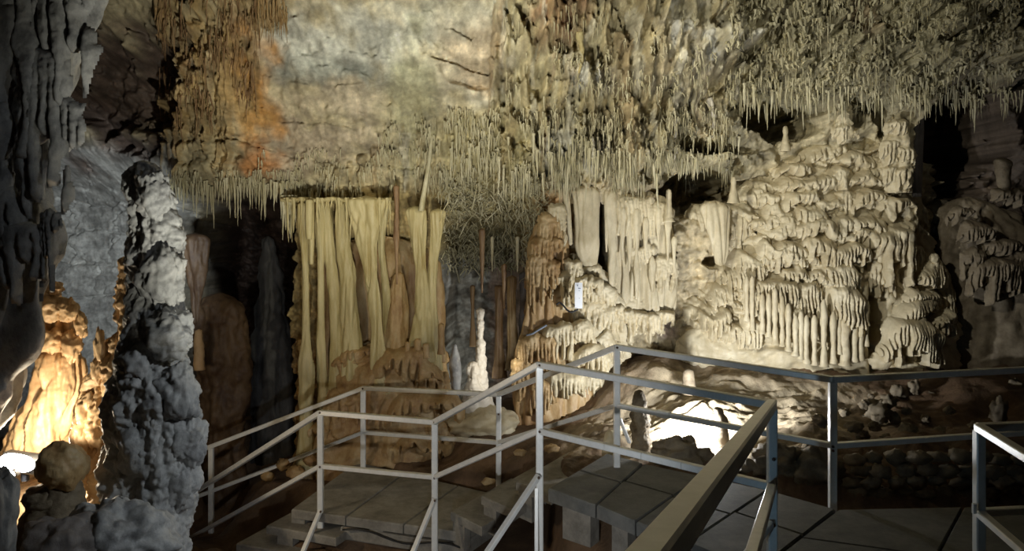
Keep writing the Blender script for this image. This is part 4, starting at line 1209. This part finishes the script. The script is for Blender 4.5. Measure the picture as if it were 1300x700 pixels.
# left part of the pale wall: tongues, slabs, fluted rows
t = thing('flowstone_drapery', P(745, 345, 9.5), 'pale tongue-shaped drapery hanging left of the narrow black slit', 'drapery')
body('body', [(235, 722, 762), (250, 728, 762), (280, 730, 761), (310, 729, 761), (330, 736, 760), (342, 744, 757)], 9.55, M['flow'], t, nu=60, nv=80, ratio=.55, amp=.025, freq=5, seed=141, flute=.015, fn=8, stretch=3, round_bot=.8)
body('rib', [(235, 713, 722), (270, 717, 725), (312, 722, 727)], 9.45, M['flow'], t, nu=18, nv=40, amp=.01, freq=6, seed=142, round_bot=.6)
t = thing('flowstone_slab', P(810, 380, 9.6), 'broad pale fluted slab right of the narrow black slit', 'flowstone')
body('body', [(238, 772, 838), (260, 768, 848), (300, 767, 856), (340, 768, 862), (380, 766, 864), (405, 768, 860)], 9.75, M['flow'], t, nu=120, nv=100, ratio=.25, amp=.05, freq=3, seed=143, flute=.07, fn=7, stretch=4, round_bot=.3, fine=.006)
for k, (u_, v0, v1, r0) in enumerate([(777, 240, 400, 9), (790, 262, 330, 6), (799, 270, 345, 5), (808, 262, 380, 8), (820, 275, 330, 5), (770, 240, 320, 5), (848, 262, 330, 6), (836, 262, 312, 5), (828, 325, 372, 7), (856, 300, 350, 4)]):
    body('rib', [(v0, u_ - r0, u_ + r0), (v0 + (v1 - v0) * .3, u_ - r0 * .75, u_ + r0 * .7), (v0 + (v1 - v0) * .7, u_ - r0 * .5, u_ + r0 * .45), (v1, u_ - r0 * .15, u_ + r0 * .15)], 9.60, M['flow'], t, nu=24, nv=70, amp=.035, freq=7, seed=150 + k, stretch=3, round_top=2, ratio=.8, flute=.01, fn=12)
for k, (u_, v_, hw, hh) in enumerate([(800, 244, 26, 60), (836, 256, 20, 50), (776, 236, 14, 50), (815, 310, 18, 40), (845, 330, 16, 46)]):
    drape(u_, v_, hw, hh, 9.60, 590 + k, M['flow'], t, ratio=.35, warp=.4)
t = thing('flowstone_bank', P(745, 540, 9.5), 'pale lumpy flowstone bank under the white plate', 'flowstone')
body('body', [(322, 716, 734), (340, 706, 768), (380, 702, 792), (420, 704, 800), (470, 706, 794), (545, 704, 786)], 9.72, M['flow'], t, nu=140, nv=130, ratio=.30, amp=.06, freq=4, fine=.012, flute=.03, fn=8, seed=147, tier=.06, tn=3)
for k, (u_, v_, hw, hh) in enumerate([(742, 336, 24, 34), (760, 362, 22, 24), (724, 350, 14, 30), (770, 425, 22, 40), (745, 470, 26, 44)]):
    drape(u_, v_, hw, hh, 9.55, 596 + k, M['flow'], t, ratio=.5, warp=.4)
t = thing('flowstone_fringe', P(780, 440, 9.4), 'row of blunt fluted drapery along the pale wall, just above the upper landing rail', 'drapery')
for k, (u_, v_, hw, hh) in enumerate([(742, 384, 14, 40), (760, 388, 14, 44), (778, 386, 14, 50), (796, 390, 14, 50), (814, 394, 13, 50), (830, 396, 12, 44), (846, 392, 13, 34), (728, 384, 10, 32)]):
    drape(u_, v_, hw, hh, 9.62, 540 + k, M['flow'], t, ratio=.9)
body('body', [(372, 730, 850), (384, 722, 862), (396, 724, 866), (404, 730, 862)], 9.75, M['flow'], t, nu=110, nv=40, ratio=.22, amp=.05, freq=4, seed=144, fine=.012, round_bot=1)
t = thing('flowstone_drapery', P(915, 338, 9.5), 'hanging tongue of pale flowstone above the left slope of the mound', 'drapery')
body('body', [(255, 884, 930), (270, 890, 928), (300, 900, 926), (325, 906, 924), (338, 910, 921)], 9.6, M['flow'], t, nu=60, nv=70, ratio=.5, amp=.02, freq=5, seed=145, flute=.025, fn=9, stretch=4, round_bot=.8)
# orange drapery beside the recess
t = thing('flowstone_drapery', P(690, 540, 9.2), 'orange-brown drapery at the right side of the middle recess', 'drapery')
body('body', [(268, 688, 716), (285, 676, 720), (310, 670, 722), (340, 668, 724), (380, 666, 726), (420, 662, 730), (450, 652, 740), (480, 648, 752), (520, 650, 765), (560, 650, 775)], 9.6, M['ochre'], t, nu=150, nv=150, ratio=.45, amp=.05, freq=3, seed=146, flute=.045, fn=6, stretch=3, fine=.01)
for k, (u_, v_, hw, hh) in enumerate([(684, 320, 14, 90), (700, 330, 13, 84), (676, 425, 16, 60), (712, 410, 22, 50), (695, 425, 18, 44), (735, 408, 22, 52), (662, 455, 12, 60), (750, 440, 24, 50), (720, 470, 26, 50), (690, 480, 18, 60), (697, 272, 15, 66), (708, 258, 11, 74), (688, 300, 14, 50), (704, 300, 13, 60)]):
    drape(u_, v_, hw, hh, 9.36, 560 + k, M['ochre'] if u_ < 705 else M['flow'], t, ratio=.7)
t = thing('flowstone_drapery', P(722, 400, 9.4), 'small pale ribbed drapery behind the white plate', 'drapery')
for k, (u_, v_, hw, hh) in enumerate([(716, 345, 14, 52), (728, 330, 12, 40), (738, 350, 12, 50), (752, 352, 14, 30)]):
    drape(u_, v_, hw, hh, 9.4, 580 + k, M['flow'], t, ratio=1.0)

# dim formations at the right edge
t = thing('flowstone_drapery', P(1260, 400, 9.2), 'dim brown drapery with long fringe near the right edge', 'drapery')
for k, (u_, v_, hw, hh) in enumerate([(1262, 322, 30, 62), (1290, 318, 20, 70), (1238, 316, 18, 50), (1240, 280, 26, 30), (1222, 262, 18, 26), (1275, 300, 24, 30)]):
    drape(u_, v_, hw, hh, 9.45, 600 + k, M['rubble'], t, ratio=.7)
t = thing('rock_shelf', P(1282, 255, 9.1), 'dim fringed shelf jutting out at the right edge', 'shelf')
for k, (u_, v_, hw, hh) in enumerate([(1272, 240, 14, 16), (1292, 240, 16, 24), (1310, 238, 16, 22)]):
    drape(u_, v_, hw, hh, 9.2, 620 + k, M['rubble'], t, ratio=1.2)
o = body('stalagmite', [(200, 1262, 1276), (206, 1262, 1284), (225, 1266, 1282), (242, 1268, 1281)], 9.2, M['rubble'], nu=30, nv=40, amp=.015, freq=8, seed=160)
tag(o, 'small dim grey stump on the fringed shelf at the right edge', 'stalagmite')
body_r = tag(body('flowstone_mass', [(250, 1200, 1250), (290, 1180, 1320), (350, 1195, 1360), (420, 1205, 1380), (480, 1200, 1400)], 9.9, M['rubble'], nu=120, nv=100, ratio=.4, amp=.1, freq=2.4, seed=161, flute=.03, fn=6, fine=.014), 'dim brown flowstone bank sloping down to the right edge', 'flowstone')

# ================================================================== SIGN AND CABLE
sp = P(734.5, 375.5, 9.12)
t = thing('sign_plate', sp - (0, 0, .155), 'small white upright plate fixed on the pale drapery', 'sign')
V, q, tr = bar_verts(sp - (0, 0, .15), sp + (0, 0, .15), .088, .014, .1, up=(0, 1, 0))
placed('plate', V, q, tr, M['white'], t, smooth=False)
for (dx, dz, ww, hh_) in [(-.012, .118, .012, .016), (.010, .084, .026, .010), (.006, .058, .012, .006), (.008, -.03, .012, .005)]:
    c = sp + (dx, -.0095, dz)
    V, q, tr = bar_verts(c - (ww / 2, 0, 0), c + (ww / 2, 0, 0), .004, hh_, .05)
    placed('mark', V, q, tr, M['print'], t, smooth=False)
cp = [(706, 387), (711, 384), (716, 389), (720, 394), (725, 397), (730, 395), (734, 393)]
cu = np.interp(np.linspace(0, 6, 30), range(7), [p[0] for p in cp]); cv = np.interp(np.linspace(0, 6, 30), range(7), [p[1] for p in cp])
V, q, tr = tube_verts(np.array([P(a, b, 9.1) for a, b in zip(cu, cv)]), .011, 6)
tag(placed('cable', V, q, tr, M['black']), 'black cable drooping from the foot of the white plate', 'cable')
V, q, tr = tube_verts(np.array([P(a, b, 9.2) for a, b in [(668, 426), (676, 424), (684, 419), (694, 413)]]), .012, 6)
tag(placed('cable', V, q, tr, M['print']), 'short grey cable lying over the orange-brown drapery', 'cable')

# ================================================================== LIT FLOOR BEHIND THE UPPER RAIL
o = body('stalagmite', [(495, 808, 816), (500, 805, 819), (512, 804, 820), (525, 803, 824), (545, 802, 824), (565, 803, 825), (590, 800, 830)], 7.5, M['rubble'], nu=60, nv=80, amp=.03, freq=9, seed=171, fine=.008)
tag(o, 'thick knobbly stalagmite beside the rear rail post, blazing white on its right', 'stalagmite')
o = body('stalagmite', [(468, 870, 878), (475, 867, 882), (485, 867, 883), (493, 866, 884), (500, 864, 886)], 8.5, M['rubble'], nu=40, nv=40, amp=.015, freq=9, seed=172)
tag(o, 'short stub stalagmite on the lit slope behind the upper rail', 'stalagmite')
o = body('stalagmite', [(517, 907, 916), (522, 905, 918), (532, 909, 924), (545, 911, 925), (565, 912, 926), (580, 910, 930)], 7.5, M['rubble'], nu=40, nv=60, amp=.02, freq=9, seed=173)
tag(o, 'bent brown stalagmite on the lit slope beside the near handrail', 'stalagmite')
rock('boulder', 862, 583, 76, 52, 7.05, M['rubble'], 'dark rough boulder hiding the lamp behind the upper rail', 'boulder', seed=175, nu=70, nv=50, rough=.32)
o = body('stalagmite', [(546, 770, 780), (555, 766, 783), (575, 765, 784), (595, 764, 786)], 7.3, M['flow'], nu=36, nv=40, amp=.02, freq=9, seed=176)
tag(o, 'short pale stalagmite stump left of the rear rail post', 'stalagmite')
hl = P(893, 578, 7.42)
t = thing('floodlight', hl - (0, 0, .12), 'floodlight tucked behind the dark boulder on the lit slope', 'lamp')
V, q, tr = bar_verts(hl + (-.07, -.03, -.03), hl + (.07, -.03, -.03), .06, .09, .2)
placed('lamp_housing', V, q, tr, M['black'], t)
V, q, tr = bar_verts(hl + (-.06, .005, .005), hl + (.06, .005, .005), .012, .07, .2)
placed('lamp_glass', V, q, tr, M['lens'], t)
lamp('floodlight_beam', hl + (0, .12, .30), 200, (0.93, 0.96, 1.0), .05, P(905, 500, 8.9), 150, .5)
lamp('floodlight_beam', hl + (-.05, .12, .30), 50, (0.90, 0.94, 1.0), .05)

rr = np.random.default_rng(5)
RK = [(1115, 520, 34, 26), (1098, 512, 14, 12), (1140, 498, 22, 20), (1160, 490, 16, 18), (1128, 508, 20, 18), (1154, 546, 26, 20), (1192, 549, 22, 14), (1085, 540, 20, 14), (1110, 540, 16, 12), (1106, 505, 10, 12), (1136, 530, 14, 16), (1040, 533, 20, 15),
      (1180, 500, 14, 10), (1268, 520, 20, 34), (1290, 492, 24, 24), (1268, 492, 16, 14), (1240, 540, 20, 12), (1150, 520, 12, 10), (1072, 522, 14, 10), (1095, 550, 18, 12), (1125, 555, 14, 10), (1205, 520, 12, 10), (1220, 505, 14, 10), (1175, 530, 12, 10), (1250, 505, 12, 10)]
order = sorted(range(len(RK)), key=lambda k: RK[k][0])
CN = ['', 'first', 'second', 'third', 'fourth', 'fifth', 'sixth', 'seventh', 'eighth', 'ninth', 'tenth', 'eleventh', 'twelfth', 'thirteenth', 'fourteenth', 'fifteenth', 'sixteenth', 'seventeenth', 'eighteenth', 'nineteenth', 'twentieth', '21st', '22nd', '23rd', '24th', '25th']
RKL = {}
for n_, k in enumerate(order):
    sz = 'large' if RK[k][2] > 22 else ('middling' if RK[k][2] > 15 else 'small')
    RKL[k] = sz + ' broken rock, ' + CN[n_ + 1] + ' from the left in the rubble behind the right railing'
for k, (u_, v_, ww, hh_) in enumerate(RK):
    d_ = 7.4 if v_ > 530 else (7.9 if v_ > 505 else 8.6)
    rock('rock', u_, v_ + 2, ww, hh_, d_, M['rubble'], RKL[k], 'rock', 'rubble rocks behind the right railing', seed=700 + k, rough=.45, nu=26, nv=18)
# dark rocks under the rear rail
for k, (u_, v_, ww, hh_, lb) in enumerate([(985, 590, 60, 50, 'dark angular rock behind the corner post of the near handrail'), (1030, 600, 70, 60, 'dark angular rock left of the post at the railing bend'), (960, 600, 40, 30, 'dark angular rock showing under the near handrail')]):
    rock('rock', u_, v_, ww, hh_, 6.9, M['rubble'], lb, 'rock', seed=740 + k, rough=.5, nu=40, nv=28)
# rough stone bank below the right rail
t = thing('stone_bank', P(1150, 650, 6.5), 'dim bank of rough stacked stones below the right rail', 'stone wall')
for r_ in range(5):
    for k in range(9):
        rock('stone', 1082 + k * 27 + (r_ % 2) * 12 + rr.uniform(-4, 4), 582 + r_ * 15 + rr.uniform(-3, 3), rr.uniform(24, 34), rr.uniform(14, 19), 6.75 + rr.uniform(-.05, .05), M['rubble'], parent=t, seed=760 + r_ * 9 + k, rough=.4, nu=14, nv=9, ratio=.6)
# loose stones on the brown earth between landings
for k, (u_, v_, ww, hh_, d_) in enumerate([(340, 605, 16, 12, 9.0), (360, 590, 18, 14, 9.0), (375, 600, 22, 16, 8.9), (395, 585, 18, 14, 9.0), (620, 612, 16, 10, 7.7), (660, 575, 16, 8, 8.0), (700, 570, 20, 10, 7.9)]):
    rock('rock', u_, v_, ww, hh_, d_, M['ochre'], ('small ochre stone on the earth by the landings, ' + CN[k + 1] + ' from the left'), 'rock', 'small stones near the landings', seed=800 + k, nu=20, nv=14, rough=.35)

# ================================================================== STALACTITES
TEMPL = []
for k in range(10):
    rt = np.random.default_rng(50 + k)
    n = 12
    s_ = np.linspace(0, 1, n)
    rad = (1 - .86 * s_ ** (1.0 + .8 * rt.random())) * (1 + .18 * rt.uniform(-1, 1, n))
    rad[0] *= 1.5
    wob = np.cumsum(rt.uniform(-.25, .25, (n, 2)), 0)
    V, q, tr = tube_verts(np.column_stack([wob[:, 0], wob[:, 1], -s_ * 1.0]) * 1.0, np.ones(n), 8)
    # rebuild with separate horizontal and vertical scale: unit radius, unit length
    th = np.linspace(0, 2 * math.pi, 8, endpoint=False)
    V = np.stack([wob[:, :1] + rad[:, None] * np.cos(th)[None], wob[:, 1:] + rad[:, None] * np.sin(th)[None], np.repeat(-s_[:, None], 8, 1)], -1).reshape(-1, 3)
    V = np.vstack([V, [[wob[0, 0], wob[0, 1], .02]], [[wob[-1, 0], wob[-1, 1], -1.03]]])
    TEMPL.append((V, q[:, ::-1], tr[:, ::-1]))
TM = {}


def tmesh(k, m):
    if (k, m) not in TM:
        V, q, tr = TEMPL[k]
        me = new_mesh('stalactite', V, q, tr)
        me.materials.append(M[m])
        TM[(k, m)] = me
    return TM[(k, m)]


NST = 0
def hang(u, v, lpx, rpx, label, group, m='straw', lift=.05, d=None):
    global NST
    p = P(u, v, d) if d is not None else S(np.array([u]), np.array([v]), lift)[0]
    s = p[1] / F
    o = bpy.data.objects.new('stalactite', tmesh(random.randrange(10), m))
    COL.objects.link(o)
    o.location = p + (0, 0, .03)
    o.scale = (rpx * s, rpx * s, lpx * s + .03)
    o.rotation_euler = (random.uniform(-.03, .03), random.uniform(-.03, .03), random.uniform(0, 6.28))
    tag(o, label, 'stalactite', group)
    NST += 1


R = random.Random(21)
# fringe over the left recess
for k in range(62):
    u_ = 216 + (366 - 216) * (k + R.random() * .8) / 62
    big = R.random() ** 2
    hang(u_, 236 + R.uniform(-7, 5), 14 + 36 * big, R.uniform(.9, 1.7) + .5 * big, 'thin pale stalactite in the fringe over the dark recess left of the columns', 'fringe over the left recess', lift=.10)
# under the shelf
for k in range(34):
    u_ = 360 + (496 - 360) * (k + R.random() * .8) / 34
    hang(u_, 255, R.choice([10, 14, 20, 28, 40, 52]), R.uniform(1.2, 2.6), 'small stalactite fringing the flat shelf among the columns', 'stalactites under the flat shelf', 'column', d=9.08 + R.uniform(-.04, .1))
# left end, beneath the shelf
for k, (u_, l_) in enumerate([(359, 52), (363, 40), (367, 44), (371, 50), (374, 30)]):
    hang(u_, 252, l_, 2.3, 'pale peg stalactite hanging left of the leftmost column', 'peg stalactites left of the columns', 'straw', d=9.2)
# dark hollow in the middle
for k in range(36):
    u_ = 828 + (885 - 828) * R.random() if k < 18 else 862 + (945 - 862) * R.random()
    v_ = 205 + R.uniform(-6, 5) if k < 18 else 183 + R.uniform(-8, 3)
    hang(u_, v_, R.uniform(10, 26), R.uniform(.9, 1.8), 'stalactite hanging over the dark hollow left of the mound', 'stalactites over the dark hollow', lift=.12)
for k in range(24):
    u_ = 862 + (925 - 862) * R.random()
    hang(u_, 212 + R.uniform(-2, 3), R.uniform(5, 14), R.uniform(.8, 1.6), 'short stalactite under the jutting ledge in the dark hollow', 'stalactites under the ledge', lift=.05)
# over the mound
for k in range(52):
    u_ = 940 + (1240 - 940) * (k + R.random()) / 52
    hang(u_, 118 + R.uniform(-12, 12), R.uniform(14, 40), R.uniform(.9, 2.2), 'stalactite in the row over the crest of the mound', 'stalactites over the mound', lift=.15)
# long ones under the overhang, above the pale wall and recess
for k in range(70):
    u_ = 570 + (840 - 570) * (k + R.random()) / 70
    v_ = 190 + R.uniform(-30, 36)
    hang(u_, v_, R.uniform(18, 50), R.uniform(1.0, 2.3), 'straw stalactite in the dense fringe over the middle recess and pale wall', 'dense middle fringe', lift=.10)
def ordinal(n):
    w_ = ['', 'first', 'second', 'third', 'fourth', 'fifth', 'sixth', 'seventh', 'eighth', 'ninth', 'tenth']
    return w_[n] if n <= 10 else str(n) + {1: 'st', 2: 'nd', 3: 'rd'}.get(n % 10 if n not in (11, 12, 13) else 0, 'th')


def set_apart(group, cat, noun, where, nl=4, ne=4):
    """the longest and the outermost ones of a row get labels of their own"""
    a = [o for o in COL.objects if o.get('group') == group]
    a.sort(key=lambda o: -o.scale.z)
    for k, o in enumerate(a[:nl]):
        o['label'] = ('longest ' if k == 0 else ordinal(k + 1) + ' longest ') + noun + ' ' + where
    b = sorted(a[nl:], key=lambda o: o.location.x / o.location.y)
    for k in range(ne):
        b[k]['label'] = ('leftmost ' if k == 0 else ordinal(k + 1) + ' from the left, short ') + noun + ' ' + where
        b[-1 - k]['label'] = ('rightmost ' if k == 0 else ordinal(k + 1) + ' from the right, short ') + noun + ' ' + where


set_apart('fringe over the left recess', 'stalactite', 'pale stalactite', 'in the fringe over the left recess')
set_apart('stalactites under the flat shelf', 'stalactite', 'stalactite', 'under the flat shelf')
set_apart('stalactites over the dark hollow', 'stalactite', 'stalactite', 'over the dark hollow')
set_apart('stalactites over the mound', 'stalactite', 'stalactite', 'in the row over the mound crest')
set_apart('dense middle fringe', 'stalactite', 'straw stalactite', 'in the dense middle fringe')
set_apart('peg stalactites left of the columns', 'stalactite', 'peg stalactite', 'left of the leftmost column', 1, 2)


def straw_mass(name, spots, m, label, sides=5, curl=0.0):
    """many tiny hanging straws as one mass"""
    n = len(spots)
    a = np.array(spots, float)
    top = S(a[:, 0], a[:, 1], 0.03) + np.array((0, 0, .02))
    sc = top[:, 1] / F
    ln = a[:, 2] * sc + .03; rd = a[:, 3] * sc
    nk = 4
    s_ = np.linspace(0, 1, nk)
    rs_ = np.random.default_rng(int(a[0, 0]) + n)
    jit = np.cumsum(rs_.normal(size=(n, nk, 3)) * (curl + .03), 1) * ln[:, None, None]
    jit[:, 0] = 0
    fwd = rs_.uniform(.0, .10, n)
    c = top[:, None] + jit
    c[:, :, 2] -= ln[:, None] * s_[None] * (1 if curl < .2 else rs_.uniform(-.6, 1, n)[:, None])
    c[:, :, 1] -= fwd[:, None]
    th = np.linspace(0, 2 * math.pi, sides, endpoint=False)
    r_ = rd[:, None] * (1 - .75 * s_[None])
    off = np.stack([np.cos(th), np.sin(th), np.zeros(sides)], -1)
    V = c[:, :, None] + r_[:, :, None, None] * off[None, None]
    V = V.reshape(-1, 3)
    q = grid_quads(nk, sides, True)
    Q = (np.arange(n)[:, None, None] * nk * sides + q[None]).reshape(-1, 4)[:, ::-1]
    t0 = (nk - 1) * sides
    T = (np.arange(n)[:, None, None] * nk * sides + np.array([[t0, t0 + 1, t0 + 2], [t0, t0 + 2, t0 + 3], [t0, t0 + 3, t0 + 4]])[None]).reshape(-1, 3)
    o = placed(name, V, Q, T, M[m])
    return tag(o, label, 'stalactites', kind='stuff')


rs = np.random.default_rng(77)
def area(n, u0, u1, v0, v1, l0, l1, r0, r1):
    return np.column_stack([rs.uniform(u0, u1, n), rs.uniform(v0, v1, n), l0 + (l1 - l0) * rs.random(n) ** 2, rs.uniform(r0, r1, n)])


def thin(a, f=2.2, thr=.0):
    k = fb2(a[:, 0] * .01 * f + 4, a[:, 1] * .01 * f * .8, 3)
    return a[k > thr]


straw_mass('straw_stalactites', np.vstack([thin(area(2200, 560, 930, 140, 236, 4, 20, .5, 1.3), 3, 0), thin(area(500, 480, 640, 150, 238, 4, 18, .5, 1.2), 4, .05), thin(area(600, 640, 930, 10, 130, 4, 22, .4, 1.0), 3, .15),
                                           thin(area(700, 640, 860, 195, 236, 5, 26, .6, 1.4), 3, -.1)]), 'straw', 'dense mass of tiny straw stalactites on the middle of the overhang')
straw_mass('straw_stalactites', np.vstack([thin(area(1100, 925, 1310, -10, 138, 4, 18, .6, 1.5), 3), area(260, 925, 1310, 90, 140, 8, 24, .6, 1.3)]), 'straw', 'bristling mass of knobbly straws at the upper right')
straw_mass('coralloids', np.vstack([thin(area(2400, 920, 1310, -10, 136, 2, 5, 1.6, 3.2), 4, -.1), thin(area(700, 700, 930, 60, 200, 3, 8, .8, 1.8), 4, .1)]), 'straw', 'popcorn-like coralloid crust at the upper right', curl=.12)
straw_mass('straw_stalactites', thin(area(420, 205, 330, -10, 150, 8, 50, .4, 1.2), 3), 'brown', 'brown straws and ribs hanging at the left end of the overhang')
straw_mass('straw_stalactites', np.vstack([thin(area(500, 215, 370, 218, 240, 3, 12, .4, .9), 4, -.1), thin(area(700, 330, 560, 190, 248, 3, 14, .4, 1.0), 3, .05)]), 'straw', 'tiny straws crowding the lower lip of the overhang')
straw_mass('helictites', area(1500, 563, 690, 232, 345, 6, 18, .7, 1.5), 'straw', 'tangle of twisted helictites over the middle recess', curl=.28)
straw_mass('straw_stalactites', area(120, 325, 365, -10, 30, 8, 36, .6, 1.4), 'ochre', 'orange straws at the top left of the smooth grey rock')

# long dark ribs hanging down the middle of the overhang
for k, (u_, v0, v1, r0, mm, lb) in enumerate([(735, 40, 100, 4, 'column', 'tapered tan fang high on the overhang'), (884, 100, 168, 4, 'straw', 'long pale fang right of the middle of the overhang'), (904, 125, 175, 4, 'pale', 'bluish white tube above the dark hollow'),
                                              (855, 150, 205, 4, 'pale', 'white fang over the left end of the dark hollow')]):
    p = S(np.array([u_, u_]), np.array([float(max(v0, 0)), float(v1)]))
    d_ = p[:, 1].min() - .02
    n = 40
    vv = np.linspace(v0, v1, n)
    dd = S(np.full(n, float(u_)), vv, .06)
    dd = dd.copy()
    ky = np.minimum.accumulate(dd[::-1, 1])[::-1]
    ln_ = np.linspace(dd[0, 1], dd[-1, 1], n)
    yy = dd[:, 1] + .03
    pts = np.array([P(u_ + 3 * math.sin(a * .03 + k) + 2.0 * math.sin(a * .11 + 2 * k), a, y) for a, y in zip(vv, np.convolve(np.pad(yy, 6, 'edge'), np.ones(13) / 13, 'valid'))])
    tl = np.linspace(0, 1, n)
    rad = r0 * .0085 * (1 - .8 * tl ** 1.3) * (1 + .45 * n2(tl * 9 + k * 5, k + .5))
    V, q, tr = tube_verts(pts, rad, 12)
    tag(placed('stalactite', V, q[:, ::-1], tr[:, ::-1], M[mm]), lb, 'stalactite')
